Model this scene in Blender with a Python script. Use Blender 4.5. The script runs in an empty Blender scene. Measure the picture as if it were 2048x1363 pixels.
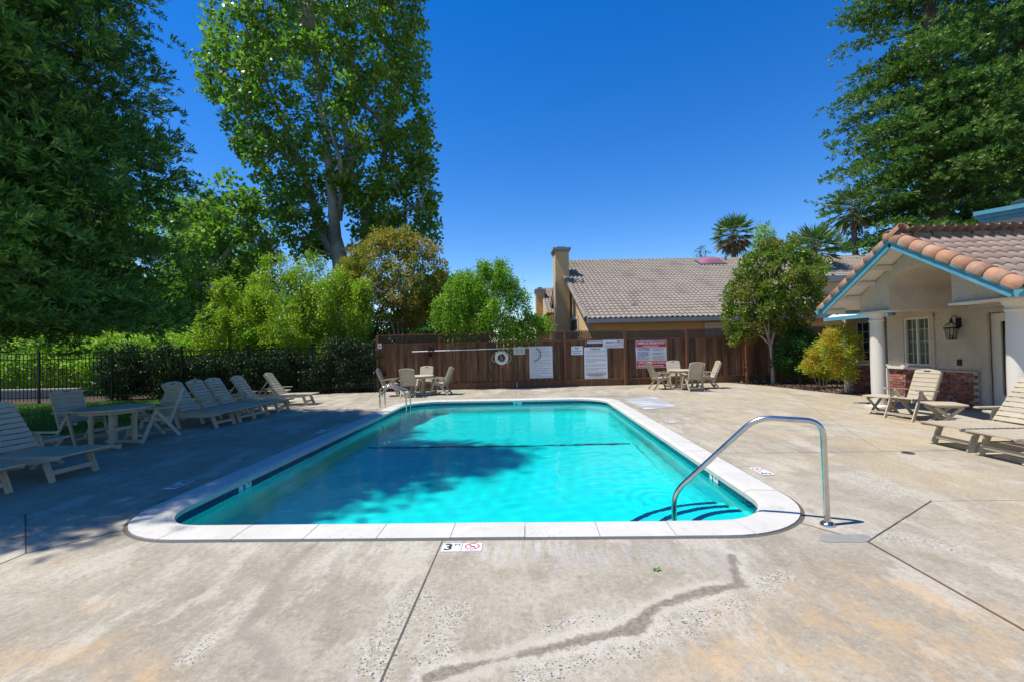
import bpy, bmesh, math, random
import numpy as np
from mathutils import Matrix, Vector

S = bpy.context.scene
COL = S.collection
RD = math.radians

# ------------------------------------------------------------------ camera
F_PX, CX, CY, CAM_H = 910.0, 1024.0, 681.5, 1.52

def cam_basis(yaw, pitch, roll):
    f = np.array([-math.sin(yaw) * math.cos(pitch), math.cos(yaw) * math.cos(pitch), math.sin(pitch)])
    r = np.array([math.cos(yaw), math.sin(yaw), 0.0])
    u = np.cross(r, f)
    return r * math.cos(roll) - u * math.sin(roll), u * math.cos(roll) + r * math.sin(roll), f

CR, CU, CF = cam_basis(RD(1.9), RD(0.95), RD(1.25))
cam_data = bpy.data.cameras.new('camera')
cam_data.sensor_width = 36.0
cam_data.lens = F_PX / 2048.0 * 36.0
cam_data.clip_end = 3000.0
cam_data.clip_start = 0.05
cam = bpy.data.objects.new('camera', cam_data)
COL.objects.link(cam)
m = Matrix.Identity(4)
for i in range(3):
    m[i][0], m[i][1], m[i][2] = CR[i], CU[i], -CF[i]
m[2][3] = CAM_H
cam.matrix_world = m
S.camera = cam

# ------------------------------------------------------------------ light
SUN_DIR = Vector((-0.43, -0.085, 1.0)).normalized()       # towards the sun
SUN_EL = math.asin(SUN_DIR.z)
world = bpy.data.worlds.new('World')
S.world = world
world.use_nodes = True
wn = world.node_tree
wn.nodes.clear()
sky = wn.nodes.new('ShaderNodeTexSky')
sky.sky_type = 'NISHITA'
sky.sun_disc = False
sky.sun_elevation = SUN_EL
sky.sun_rotation = math.atan2(SUN_DIR.x, SUN_DIR.y)
sky.air_density = 1.0
sky.dust_density = 0.0
sky.ozone_density = 2.6
hsv = wn.nodes.new('ShaderNodeHueSaturation')
hsv.inputs['Saturation'].default_value = 1.42
hsv.inputs['Hue'].default_value = 0.512
bg = wn.nodes.new('ShaderNodeBackground')
bg.inputs['Strength'].default_value = 0.14
wo = wn.nodes.new('ShaderNodeOutputWorld')
wn.links.new(sky.outputs[0], hsv.inputs['Color'])
wn.links.new(hsv.outputs[0], bg.inputs[0])
wn.links.new(bg.outputs[0], wo.inputs[0])

sun_d = bpy.data.lights.new('sun', 'SUN')
sun_d.energy = 4.8
sun_d.angle = RD(0.53)
sun_d.color = (1.0, 0.955, 0.88)
sun = bpy.data.objects.new('sun', sun_d)
COL.objects.link(sun)
sun.location = (-20, -5, 40)
sun.rotation_euler = (-SUN_DIR).to_track_quat('-Z', 'Y').to_euler()
sun_d.cycles.is_caustics_light = True

S.view_settings.view_transform = 'Standard'
S.view_settings.look = 'None'
S.view_settings.exposure = 0.40
S.view_settings.gamma = 1.0
S.render.engine = 'CYCLES'
S.cycles.use_denoising = True
S.cycles.max_bounces = 10
S.cycles.transparent_max_bounces = 12
S.cycles.caustics_reflective = False
S.cycles.caustics_refractive = True
S.cycles.sample_clamp_indirect = 6.0

# ------------------------------------------------------------------ pixel helpers
def ray(x, y):
    return CF + CR * (x - CX) / F_PX - CU * (y - CY) / F_PX

def G(x, y, z=0.0):
    d = ray(x, y); t = (z - CAM_H) / d[2]
    return float(d[0] * t), float(d[1] * t)

def AT(x, y, Y):
    d = ray(x, y); t = Y / d[1]
    return Vector((d[0] * t, Y, d[2] * t + CAM_H))

# ------------------------------------------------------------------ mesh builder
class MB:
    def __init__(s):
        s.v, s.f, s.sm = [], [], []

    def add(s, vs, fs, smooth=False):
        o = len(s.v)
        s.v += [tuple(p) for p in vs]
        s.f += [tuple(i + o for i in f) for f in fs]
        s.sm += [smooth] * len(fs)
        return s

    def box(s, c, d, R=None, taper=1.0):
        cx, cy, cz = c; dx, dy, dz = d[0] / 2, d[1] / 2, d[2] / 2
        vs = []
        for k in (-1, 1):
            t = 1.0 if k < 0 else taper
            for a, b in ((-1, -1), (1, -1), (1, 1), (-1, 1)):
                p = Vector((a * dx * t, b * dy * t, k * dz))
                if R is not None: p = R @ p
                vs.append((p.x + cx, p.y + cy, p.z + cz))
        return s.add(vs, [(3, 2, 1, 0), (4, 5, 6, 7), (0, 1, 5, 4), (1, 2, 6, 5), (2, 3, 7, 6), (3, 0, 4, 7)])

    def bar(s, a, b, w, h, up=(0, 0, 1)):
        a, b = Vector(a), Vector(b)
        d = (b - a); L = d.length; d.normalize()
        up = Vector(up)
        side = d.cross(up)
        if side.length < 1e-4: side = d.cross(Vector((0, 1, 0)))
        side.normalize(); n = side.cross(d)
        R = Matrix((d, side, n)).transposed()
        return s.box((a + b) / 2, (L, w, h), R)

    def tube(s, pts, r, n=8, cap=True):
        pts = [Vector(p) for p in pts]
        rs = r if isinstance(r, (list, tuple)) else [r] * len(pts)
        vs, fs = [], []
        ref = None
        for i, p in enumerate(pts):
            t = (pts[min(i + 1, len(pts) - 1)] - pts[max(i - 1, 0)]).normalized()
            if ref is None:
                ref = t.orthogonal().normalized()
            ref = (ref - t * ref.dot(t))
            if ref.length < 1e-5: ref = t.orthogonal()
            ref.normalize()
            q = t.cross(ref)
            for k in range(n):
                a = 2 * math.pi * k / n
                vs.append(p + (ref * math.cos(a) + q * math.sin(a)) * rs[i])
        for i in range(len(pts) - 1):
            for k in range(n):
                a, b = i * n + k, i * n + (k + 1) % n
                fs.append((a, b, b + n, a + n))
        s.add(vs, fs, True)
        if cap:
            e = (len(pts) - 1) * n
            s.add(vs[:n], [tuple(range(n - 1, -1, -1))])
            s.add(vs[e:], [tuple(range(n))])
        return s

    def lathe(s, prof, c=(0, 0, 0), n=24, smooth=True):
        vs, fs = [], []
        for r, z in prof:
            for k in range(n):
                a = 2 * math.pi * k / n
                vs.append((c[0] + r * math.cos(a), c[1] + r * math.sin(a), c[2] + z))
        for i in range(len(prof) - 1):
            for k in range(n):
                a, b = i * n + k, i * n + (k + 1) % n
                fs.append((a, b, b + n, a + n))
        s.add(vs, fs, smooth)
        s.add(vs[:n], [tuple(range(n - 1, -1, -1))])
        s.add(vs[-n:], [tuple(range(n))])
        return s

    def prism(s, poly, z0, z1, top_only=False):
        n = len(poly)
        vs = [(x, y, z0) for x, y in poly] + [(x, y, z1) for x, y in poly]
        fs = [tuple(range(n, 2 * n))]
        if not top_only:
            fs.append(tuple(range(n - 1, -1, -1)))
        fs += [(i, (i + 1) % n, (i + 1) % n + n, i + n) for i in range(n)]
        return s.add(vs, fs)

    def extrude_x(s, poly_yz, x0, x1):
        n = len(poly_yz)
        vs = [(x0, y, z) for y, z in poly_yz] + [(x1, y, z) for y, z in poly_yz]
        fs = [tuple(range(n)), tuple(range(2 * n - 1, n - 1, -1))]
        fs += [((i + 1) % n, i, i + n, (i + 1) % n + n) for i in range(n)]
        return s.add(vs, fs)

    def xf(s, M):
        s.v = [tuple(M @ Vector(p)) for p in s.v]
        return s

    def mesh(s, name, mat=None, recalc=True):
        me = bpy.data.meshes.new(name)
        me.from_pydata(s.v, [], s.f)
        me.update()
        me.polygons.foreach_set('use_smooth', s.sm)
        if mat is not None: me.materials.append(mat)
        if recalc:
            bm = bmesh.new(); bm.from_mesh(me)
            bmesh.ops.recalc_face_normals(bm, faces=bm.faces)
            bm.to_mesh(me); bm.free()
        return me

    def build(s, name, mat, parent=None, world=False, bevel=0.0, recalc=True):
        if parent is not None and world:
            o = parent.matrix_world.inverted() if parent.parent is None else Matrix.Identity(4)
            s.xf(o)
        ob = bpy.data.objects.new(name, s.mesh(name, mat, recalc))
        COL.objects.link(ob)
        ob.parent = parent
        if bevel:
            b = ob.modifiers.new('bevel', 'BEVEL'); b.width = bevel; b.segments = 2; b.limit_method = 'ANGLE'
        return ob

def put(me, name, parent=None, M=None):
    o = bpy.data.objects.new(name, me)
    COL.objects.link(o)
    o.parent = parent
    if M is not None: o.matrix_local = M
    return o

def tag(o, label=None, cat=None, group=None, kind=None):
    if label: o['label'] = label
    if cat: o['category'] = cat
    if group: o['group'] = group
    if kind: o['kind'] = kind
    return o

def thing(name, label, cat, loc=(0, 0, 0), rz=0.0, group=None):
    o = bpy.data.objects.new(name, None)
    COL.objects.link(o)
    o.empty_display_size = 0.2
    o.location = loc; o.rotation_euler = (0, 0, rz)
    o.matrix_world = Matrix.Translation(loc) @ Matrix.Rotation(rz, 4, 'Z')
    return tag(o, label, cat, group)

def structure(name, loc=(0, 0, 0)):
    o = bpy.data.objects.new(name, None)
    COL.objects.link(o); o.location = loc
    o.empty_display_size = 0.2
    o['kind'] = 'structure'
    return o

def dup(root, loc, rz, label, group=None):
    r = root.copy(); COL.objects.link(r)
    r.location = loc; r.rotation_euler = (0, 0, rz)
    r['label'] = label
    if group: r['group'] = group
    for ch in list(root.children):
        c = ch.copy(); COL.objects.link(c); c.parent = r
        for g in list(ch.children):
            d = g.copy(); COL.objects.link(d); d.parent = c
    return r

# ------------------------------------------------------------------ materials
class NT:
    def __init__(s, mat):
        s.t = mat.node_tree
        s.bsdf = s.t.nodes.get('Principled BSDF')
    def n(s, ty, **kw):
        nd = s.t.nodes.new(ty)
        for k, v in kw.items(): setattr(nd, k, v)
        return nd
    def l(s, a, b): s.t.links.new(a, b)
    def sock(s, inp, v):
        if isinstance(v, bpy.types.NodeSocket): s.l(v, inp)
        else: inp.default_value = v
    def coord(s, kind='Object'): return s.n('ShaderNodeTexCoord').outputs[kind]
    def mapping(s, vec, scale=(1, 1, 1), loc=(0, 0, 0), rot=(0, 0, 0)):
        m = s.n('ShaderNodeMapping'); s.l(vec, m.inputs[0])
        m.inputs['Scale'].default_value = scale; m.inputs['Location'].default_value = loc; m.inputs['Rotation'].default_value = rot
        return m.outputs[0]
    def noise(s, vec, scale, detail=4.0, rough=0.55, out=0):
        m = s.n('ShaderNodeTexNoise'); s.l(vec, m.inputs['Vector'])
        m.inputs['Scale'].default_value = scale; m.inputs['Detail'].default_value = detail; m.inputs['Roughness'].default_value = rough
        return m.outputs[out]
    def math(s, op, a, b=0.0, clamp=False):
        m = s.n('ShaderNodeMath', operation=op); m.use_clamp = clamp
        s.sock(m.inputs[0], a); s.sock(m.inputs[1], b)
        return m.outputs[0]
    def vm(s, op, a, b=None, scale=None):
        m = s.n('ShaderNodeVectorMath', operation=op)
        s.sock(m.inputs[0], a)
        if b is not None: s.sock(m.inputs[1], b)
        if scale is not None: s.sock(m.inputs['Scale'], scale)
        return m.outputs['Value'] if op in ('LENGTH', 'DOT_PRODUCT', 'DISTANCE') else m.outputs[0]
    def mix(s, fac, a, b, blend='MIX'):
        m = s.n('ShaderNodeMix', data_type='RGBA', blend_type=blend)
        s.sock(m.inputs[0], fac)
        for inp, v in ((m.inputs[6], a), (m.inputs[7], b)):
            if isinstance(v, tuple): v = (v[0], v[1], v[2], 1.0)
            s.sock(inp, v)
        return m.outputs[2]
    def ss(s, v, lo, hi):
        m = s.n('ShaderNodeMapRange'); m.interpolation_type = 'SMOOTHSTEP'
        s.sock(m.inputs[0], v)
        m.inputs[1].default_value = lo; m.inputs[2].default_value = hi
        m.inputs[3].default_value = 0.0; m.inputs[4].default_value = 1.0
        return m.outputs[0]
    def seg(s, p, a, b):
        a = Vector((a[0], a[1], 0)); b = Vector((b[0], b[1], 0)); ab = b - a
        pa = s.vm('SUBTRACT', p, tuple(a))
        h = s.math('MULTIPLY', s.vm('DOT_PRODUCT', pa, tuple(ab)), 1.0 / max(ab.length_squared, 1e-6), clamp=True)
        sc = s.n('ShaderNodeVectorMath', operation='SCALE'); sc.inputs[0].default_value = ab; s.l(h, sc.inputs['Scale'])
        return s.vm('LENGTH', s.vm('SUBTRACT', pa, sc.outputs[0]))
    def poly(s, p, pts):
        d = None
        for a, b in zip(pts[:-1], pts[1:]):
            e = s.seg(p, a, b)
            d = e if d is None else s.math('MINIMUM', d, e)
        return d
    def bump(s, h, strength=0.3, dist=0.01, normal=None):
        b = s.n('ShaderNodeBump'); b.inputs['Strength'].default_value = strength; b.inputs['Distance'].default_value = dist
        s.l(h, b.inputs['Height'])
        if normal is not None: s.l(normal, b.inputs['Normal'])
        return b.outputs[0]

def newmat(name):
    mt = bpy.data.materials.new(name); mt.use_nodes = True
    return mt, NT(mt)

def simple(name, col, rough=0.6, var=0.18, scale=6.0, stretch=(1, 1, 1), rnd=0.12, bump=0.15, bdist=0.003, metal=0.0, spec=0.5, dark=None, darkamt=0.0, coords='Object'):
    """base colour varied by noise along the grain, by object and by dirt"""
    mt, t = newmat(name)
    co = t.coord(coords)
    oi = t.n('ShaderNodeObjectInfo')
    off = t.n('ShaderNodeVectorMath', operation='SCALE'); off.inputs[0].default_value = (37.1, 17.3, 9.7)
    t.l(oi.outputs['Random'], off.inputs['Scale'])
    v = t.mapping(t.vm('ADD', co, off.outputs[0]), stretch)
    nz = t.noise(v, scale, 5.0, 0.6)
    a = t.math('MULTIPLY_ADD', nz, 2 * var); a.node.inputs[2].default_value = 1.0 - var
    r = t.math('MULTIPLY_ADD', oi.outputs['Random'], 2 * rnd); r.node.inputs[2].default_value = 1.0 - rnd
    k = t.math('MULTIPLY', a, r)
    c = t.n('ShaderNodeVectorMath', operation='SCALE'); c.inputs[0].default_value = col
    t.l(k, c.inputs['Scale'])
    out = c.outputs[0]
    if dark is not None:
        n2 = t.noise(v, scale * 0.45, 3.0, 0.6)
        out = t.mix(t.math('MULTIPLY', t.ss(n2, 0.45, 0.7), darkamt), out, dark)
    t.l(out, t.bsdf.inputs['Base Color'])
    t.bsdf.inputs['Roughness'].default_value = rough
    t.bsdf.inputs['Metallic'].default_value = metal
    t.bsdf.inputs['Specular IOR Level'].default_value = spec
    if bump:
        t.l(t.bump(t.noise(v, scale * 6, 4.0), bump, bdist), t.bsdf.inputs['Normal'])
    return mt

def leafmat(name, a, b, c=None, trans=0.35, rough=0.45, cfrac=0.25):
    """leaf colour between a and b leaf by leaf, a share of leaves in c"""
    mt, t = newmat(name)
    g = t.n('ShaderNodeNewGeometry')
    r = g.outputs['Random Per Island']
    big = t.noise(t.coord('Object'), 0.9, 2.0)
    col = t.mix(r, a, b)
    if c is not None:
        sel = t.math('ADD', t.math('MULTIPLY', t.math('FRACT', t.math('MULTIPLY', r, 7.31)), 0.55), t.math('MULTIPLY', t.ss(big, 0.35, 0.65), 0.45))
        col = t.mix(t.ss(sel, 1.0 - cfrac - 0.12, 1.0 - cfrac + 0.12), col, c)
    t.l(col, t.bsdf.inputs['Base Color'])
    t.bsdf.inputs['Roughness'].default_value = rough
    t.bsdf.inputs['Specular IOR Level'].default_value = 0.35
    tr = t.n('ShaderNodeBsdfTranslucent')
    tc = t.mix(0.5, col, (a[0] * 1.6, b[1] * 1.5, a[2] * 0.6))
    t.l(tc, tr.inputs[0])
    mx = t.n('ShaderNodeMixShader'); mx.inputs[0].default_value = trans
    t.l(t.bsdf.outputs[0], mx.inputs[1]); t.l(tr.outputs[0], mx.inputs[2])
    t.l(mx.outputs[0], t.t.nodes['Material Output'].inputs[0])
    return mt

MAT = {}
MAT['plastic'] = simple('sand_lumber', (0.455, 0.39, 0.28), 0.55, 0.16, 5, rnd=0.06, bump=0.08, dark=(0.36, 0.32, 0.25), darkamt=0.35)
MAT['steel'] = simple('brushed_steel', (0.55, 0.53, 0.50), 0.22, 0.12, 12, metal=1.0, bump=0.03, dark=(0.34, 0.30, 0.25), darkamt=0.5)
MAT['iron'] = simple('black_iron', (0.012, 0.012, 0.012), 0.45, 0.2, 20, bump=0.1)
MAT['stucco'] = simple('pale_stucco', (0.55, 0.48, 0.385), 0.9, 0.16, 5, rnd=0.02, bump=1.0, bdist=0.035, dark=(0.36, 0.315, 0.25), darkamt=0.35)
MAT['trim'] = simple('white_trim', (0.67, 0.62, 0.535), 0.6, 0.06, 4, rnd=0.03, bump=0.1)
MAT['teal'] = simple('teal_paint', (0.085, 0.29, 0.38), 0.5, 0.12, 6, rnd=0.05, bump=0.15, dark=(0.30, 0.45, 0.50), darkamt=0.25)
MAT['tile'] = simple('clay_tile', (0.285, 0.20, 0.15), 0.85, 0.2, 9, rnd=0.16, bump=0.5, bdist=0.006, dark=(0.30, 0.25, 0.21), darkamt=0.6)
MAT['raketile'] = simple('rake_tile', (0.37, 0.185, 0.105), 0.85, 0.3, 9, rnd=0.2, bump=0.5, bdist=0.006, dark=(0.42, 0.32, 0.22), darkamt=0.6)
MAT['ridgetile'] = simple('ridge_tile', (0.27, 0.20, 0.145), 0.9, 0.25, 12, rnd=0.15, bump=0.6, bdist=0.008, dark=(0.13, 0.12, 0.10), darkamt=0.7)
MAT['greytile'] = simple('grey_tile', (0.255, 0.215, 0.17), 0.9, 0.22, 2.2, rnd=0.0, bump=0.5, bdist=0.02, dark=(0.145, 0.12, 0.095), darkamt=0.6)
MAT['brick'] = simple('red_brick', (0.26, 0.085, 0.05), 0.9, 0.3, 14, rnd=0.45, bump=0.8, bdist=0.008, dark=(0.48, 0.40, 0.36), darkamt=0.45)
MAT['mortar'] = simple('mortar', (0.40, 0.36, 0.32), 0.95, 0.2, 20, bump=0.5)
MAT['fence'] = simple('stained_board', (0.14, 0.064, 0.028), 0.85, 0.6, 3.2, (9, 9, 0.6), rnd=0.5, bump=0.4, dark=(0.25, 0.165, 0.095), darkamt=0.5)
MAT['fencepost'] = simple('stained_post', (0.22, 0.080, 0.038), 0.8, 0.3, 3, (6, 6, 0.5), rnd=0.25, bump=0.4)
MAT['lattice'] = simple('stained_lattice', (0.085, 0.05, 0.033), 0.85, 0.3, 5, rnd=0.2)
MAT['signwhite'] = simple('white_sign', (0.70, 0.72, 0.74), 0.45, 0.07, 3, rnd=0.05, bump=0.02, dark=(0.55, 0.55, 0.52), darkamt=0.4)
MAT['signred'] = simple('red_sign', (0.55, 0.02, 0.025), 0.45, 0.15, 4, rnd=0.0, bump=0.02)
MAT['ink'] = simple('black_ink', (0.02, 0.02, 0.022), 0.6, 0.1, 4, bump=0)
MAT['inkblue'] = simple('blue_ink', (0.02, 0.03, 0.26), 0.6, 0.1, 4, bump=0)
MAT['inkgrey'] = simple('grey_ink', (0.17, 0.18, 0.19), 0.6, 0.2, 9, bump=0)
MAT['inkred'] = simple('red_ink', (0.5, 0.03, 0.03), 0.6, 0.1, 4, bump=0)
MAT['inkwhite'] = simple('white_ink', (0.75, 0.74, 0.72), 0.6, 0.1, 4, bump=0)
MAT['rubber'] = simple('ring_foam', (0.74, 0.73, 0.70), 0.6, 0.1, 6)
MAT['rope'] = simple('rope', (0.66, 0.63, 0.56), 0.9, 0.2, 30)
MAT['net'] = simple('net_mesh', (0.06, 0.025, 0.015), 0.9, 0.2, 20)
MAT['bark'] = simple('bark', (0.15, 0.11, 0.08), 0.95, 0.4, 4, (4, 4, 1), bump=0.9, bdist=0.03, rnd=0.1)
MAT['syc_bark'] = simple('sycamore_bark', (0.34, 0.31, 0.25), 0.9, 0.35, 1.2, (1, 1, 0.7), bump=0.5, bdist=0.03, dark=(0.16, 0.125, 0.09), darkamt=0.8)
MAT['palebark'] = simple('pale_bark', (0.42, 0.35, 0.27), 0.9, 0.3, 4, (3, 3, 1), bump=0.4, dark=(0.28, 0.2, 0.14), darkamt=0.6)
MAT['tanwall'] = simple('tan_stucco', (0.66, 0.43, 0.21), 0.95, 0.12, 3, rnd=0.03, bump=0.6, bdist=0.02)
MAT['chimney'] = simple('brown_stucco', (0.66, 0.42, 0.20), 0.95, 0.15, 3, rnd=0.05, bump=0.6, bdist=0.02)
MAT['greytrim'] = simple('grey_fascia', (0.30, 0.29, 0.28), 0.6, 0.08, 3, bump=0.1)
MAT['flash'] = simple('flashing', (0.15, 0.15, 0.16), 0.5, 0.15, 4, metal=0.3)
MAT['mauve'] = simple('skylight_dome', (0.36, 0.15, 0.19), 0.15, 0.1, 3, bump=0)
MAT['blind'] = simple('blind_slat', (0.60, 0.59, 0.56), 0.5, 0.05, 3, bump=0)
MAT['lantern'] = simple('lantern_metal', (0.015, 0.017, 0.016), 0.4, 0.3, 20, metal=0.6)
MAT['darkroom'] = simple('dark_interior', (0.02, 0.02, 0.02), 0.9, 0.1, 3, bump=0)
MAT['concretewall'] = simple('curb_concrete', (0.36, 0.33, 0.27), 0.9, 0.25, 3, bump=0.4)
MAT['pvc'] = simple('white_pvc', (0.7, 0.7, 0.67), 0.4, 0.1, 5)
MAT['mulch'] = simple('bark_mulch', (0.085, 0.05, 0.032), 0.95, 0.5, 30, bump=1.0, bdist=0.03)
MAT['soil'] = simple('ground_soil', (0.115, 0.10, 0.06), 0.95, 0.35, 1.5, bump=0.5, bdist=0.03)
MAT['joint'] = simple('mastic', (0.10, 0.085, 0.07), 0.9, 0.3, 20, bump=0.4)
MAT['plaster'] = simple('pool_plaster', (0.88, 0.88, 0.86), 0.8, 0.05, 1.5, bump=0.1)
MAT['pooltile'] = simple('blue_pool_tile', (0.012, 0.05, 0.10), 0.2, 0.35, 25, rnd=0.3, bump=0.1)
MAT['stepline'] = simple('step_tile', (0.01, 0.02, 0.07), 0.3, 0.2, 20)
MAT['patch'] = simple('grey_patch', (0.30, 0.305, 0.31), 0.9, 0.4, 2.5, (1, 3, 1), bump=0.3, dark=(0.58, 0.57, 0.54), darkamt=0.8)
MAT['lawnbase'] = simple('turf', (0.05, 0.11, 0.018), 0.95, 0.35, 4, bump=0.6, bdist=0.03)

def coping_mat():
    mt, t = newmat('coping_concrete')
    co = t.coord('Object')
    oi = t.n('ShaderNodeObjectInfo')
    n1 = t.noise(co, 2.2, 4.0)
    pit = t.ss(t.noise(co, 60, 2.0), 0.62, 0.72)
    gr = t.noise(co, 9.0, 6.0, 0.7)
    grp = t.ss(t.noise(co, 1.7, 2.0), 0.48, 0.62)
    base = t.mix(n1, (0.43, 0.405, 0.355), (0.60, 0.58, 0.53))
    base = t.mix(t.math('MULTIPLY', t.ss(gr, 0.52, 0.72), 0.45), base, (0.33, 0.29, 0.23))
    base = t.mix(t.math('MULTIPLY', oi.outputs['Random'], 0.35), base, (0.53, 0.51, 0.46))
    base = t.mix(t.math('MULTIPLY', pit, t.math('MULTIPLY', grp, 0.8)), base, (0.16, 0.135, 0.10))
    t.l(base, t.bsdf.inputs['Base Color'])
    t.bsdf.inputs['Roughness'].default_value = 0.85
    t.l(t.bump(t.noise(co, 90, 3.0), 0.25, 0.004), t.bsdf.inputs['Normal'])
    return mt
MAT['coping'] = coping_mat()

def deck_mat():
    mt, t = newmat('deck_concrete')
    co = t.coord('Object')
    oi = t.n('ShaderNodeObjectInfo')
    wob = t.vm('SCALE', t.vm('SUBTRACT', t.noise(co, 2.6, 3.0, 0.6, 1), (0.5, 0.5, 0.5)), scale=0.30)
    wob2 = t.vm('SCALE', t.vm('SUBTRACT', t.noise(co, 14.0, 3.0, 0.6, 1), (0.5, 0.5, 0.5)), scale=0.07)
    p = t.vm('MULTIPLY', t.vm('ADD', t.vm('ADD', co, wob), wob2), (1, 1, 0))
    flat = t.vm('MULTIPLY', t.vm('ADD', co, wob2), (1, 1, 0))
    # base
    big = t.noise(co, 0.55, 5.0, 0.6)
    mid = t.noise(co, 3.0, 5.0, 0.65)
    fine = t.noise(co, 160.0, 3.0, 0.7)
    c = t.mix(t.ss(big, 0.3, 0.7), (0.275, 0.24, 0.178), (0.43, 0.385, 0.295))
    c = t.mix(t.math('MULTIPLY', t.ss(mid, 0.44, 0.66), 0.6), c, (0.225, 0.19, 0.145))
    wsh = t.noise(t.mapping(co, (1.8, 0.7, 1), rot=(0, 0, 0.3)), 1.0, 8.0, 0.68)
    c = t.mix(t.math('MULTIPLY', t.ss(wsh, 0.52, 0.60), 0.62), c, (0.52, 0.475, 0.385))
    c = t.mix(t.math('MULTIPLY', t.ss(wsh, 0.45, 0.38), 0.5), c, (0.19, 0.16, 0.115))
    c = t.mix(t.math('MULTIPLY', oi.outputs['Random'], 0.3), c, (0.37, 0.315, 0.235))
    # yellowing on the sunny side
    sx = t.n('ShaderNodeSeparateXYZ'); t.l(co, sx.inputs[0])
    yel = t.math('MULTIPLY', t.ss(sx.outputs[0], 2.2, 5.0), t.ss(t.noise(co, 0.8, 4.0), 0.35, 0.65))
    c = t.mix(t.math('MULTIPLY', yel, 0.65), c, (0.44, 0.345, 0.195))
    # broom finish, scuffed streaks running away from the pool
    br = t.noise(t.mapping(co, (110, 7, 1), rot=(0, 0, 0.16)), 1.0, 4.0, 0.7)
    br2 = t.noise(t.mapping(co, (22, 2.2, 1), rot=(0, 0, 0.10)), 1.0, 6.0, 0.72)
    scuff = t.ss(t.noise(t.mapping(co, (9.0, 2.6, 1), rot=(0, 0, 0.12)), 1.0, 7.0, 0.72), 0.50, 0.68)
    c = t.mix(t.math('MULTIPLY', t.ss(br, 0.45, 0.75), 0.28), c, (0.24, 0.21, 0.17))
    c = t.mix(t.math('MULTIPLY', scuff, 0.32), c, (0.50, 0.465, 0.405))
    mott = t.noise(co, 28.0, 6.0, 0.75)
    c = t.mix(t.math('MULTIPLY', t.ss(mott, 0.50, 0.66), 0.50), c, (0.185, 0.15, 0.11))
    c = t.mix(t.math('MULTIPLY', t.ss(mott, 0.47, 0.32), 0.45), c, (0.53, 0.47, 0.375))
    c = t.mix(t.math('MULTIPLY', t.ss(br2, 0.58, 0.75), 0.35), c, (0.22, 0.185, 0.14))
    # white efflorescence by the coping
    d = t.poly(p, [(-2.6, 3.62), (0.1, 3.55), (1.45, 3.5)])
    ef = t.math('MULTIPLY', t.ss(d, 0.42, 0.05), t.math('MULTIPLY', t.ss(t.math('ADD', br2, t.math('MULTIPLY', br, 0.25)), 0.55, 0.80), t.ss(big, 0.40, 0.55)))
    c = t.mix(t.math('MULTIPLY', ef, 0.5), c, (0.57, 0.565, 0.54))
    d = t.poly(p, [(-0.1, 3.4), (0.5, 3.35), (1.35, 3.3)])
    ef = t.math('MULTIPLY', t.ss(d, 0.3, 0.0), t.ss(br2, 0.45, 0.60))
    c = t.mix(t.math('MULTIPLY', ef, 0.5), c, (0.36, 0.365, 0.37))
    # exposed aggregate
    agg = None
    for pts, r in (([G(735, 1362), G(770, 1290), G(835, 1190)], 0.10), ([G(905, 1215), G(870, 1290), G(880, 1330)], 0.12),
                   ([G(1050, 1350), G(1210, 1310), G(1390, 1235), G(1560, 1150)], 0.10), ([G(1800, 1075), G(1870, 1085)], 0.14),
                   ([G(380, 1320), G(420, 1270)], 0.06), ([G(1100, 1260), G(1240, 1232)], 0.05), ([G(1700, 940), G(1790, 985)], 0.16)):
        a = t.ss(t.poly(p, pts), r * 1.7, r * 0.35)
        agg = a if agg is None else t.math('MAXIMUM', agg, a)
    vo = t.n('ShaderNodeTexVoronoi'); t.l(co, vo.inputs['Vector']); vo.inputs['Scale'].default_value = 72.0
    sep = t.n('ShaderNodeSeparateColor'); t.l(vo.outputs['Color'], sep.inputs[0])
    peb = t.mix(t.ss(sep.outputs[0], 0.35, 0.6), (0.50, 0.47, 0.41), (0.30, 0.23, 0.14))
    peb = t.mix(t.ss(sep.outputs[1], 0.70, 0.74), peb, (0.055, 0.042, 0.032))
    peb = t.mix(t.ss(vo.outputs['Distance'], 0.3, 0.62), peb, (0.42, 0.39, 0.33))
    aggm = t.math('MULTIPLY', agg, t.ss(t.noise(co, 22, 3.0), 0.36, 0.56))
    c = t.mix(t.math('MULTIPLY', aggm, 0.9), c, peb)
    # washed-down run with a pale fringe
    run = t.poly(flat, [G(860, 1352), G(1000, 1318), G(1120, 1290), G(1270, 1256), G(1312, 1212), G(1390, 1186), G(1478, 1168), G(1462, 1110)])
    rd = t.math('ADD', run, t.math('ADD', t.math('MULTIPLY', t.math('SUBTRACT', mid, 0.5), 0.16), t.math('MULTIPLY', t.math('SUBTRACT', mott, 0.5), 0.10)))
    c = t.mix(t.math('MULTIPLY', t.ss(rd, 0.13, 0.06), 0.5), c, (0.52, 0.47, 0.39))
    c = t.mix(t.math('MULTIPLY', t.ss(rd, 0.048, 0.018), 0.9), c, t.mix(t.ss(mott, 0.4, 0.6), (0.23, 0.195, 0.15), (0.13, 0.105, 0.08)))
    for pts, r, k in (([G(590, 1125), G(530, 1200), G(505, 1245)], 0.06, 0.5), ([G(680, 1110), G(665, 1200)], 0.05, 0.4), ([G(500, 1270), G(555, 1350)], 0.06, 0.5),
                      ([G(280, 1240), G(420, 1165)], 0.05, 0.3), ([G(1440, 1110), G(1500, 1190)], 0.07, 0.4), ([G(1600, 945), G(1700, 935)], 0.12, 0.35)):
        c = t.mix(t.math('MULTIPLY', t.ss(t.poly(p, pts), r * 1.6, r * 0.3), k), c, (0.22, 0.19, 0.155))
    # rust
    rs = t.noise(t.mapping(co, (4.5, 3.0, 1), rot=(0, 0, 0.5)), 1.0, 7.0, 0.72)
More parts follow.
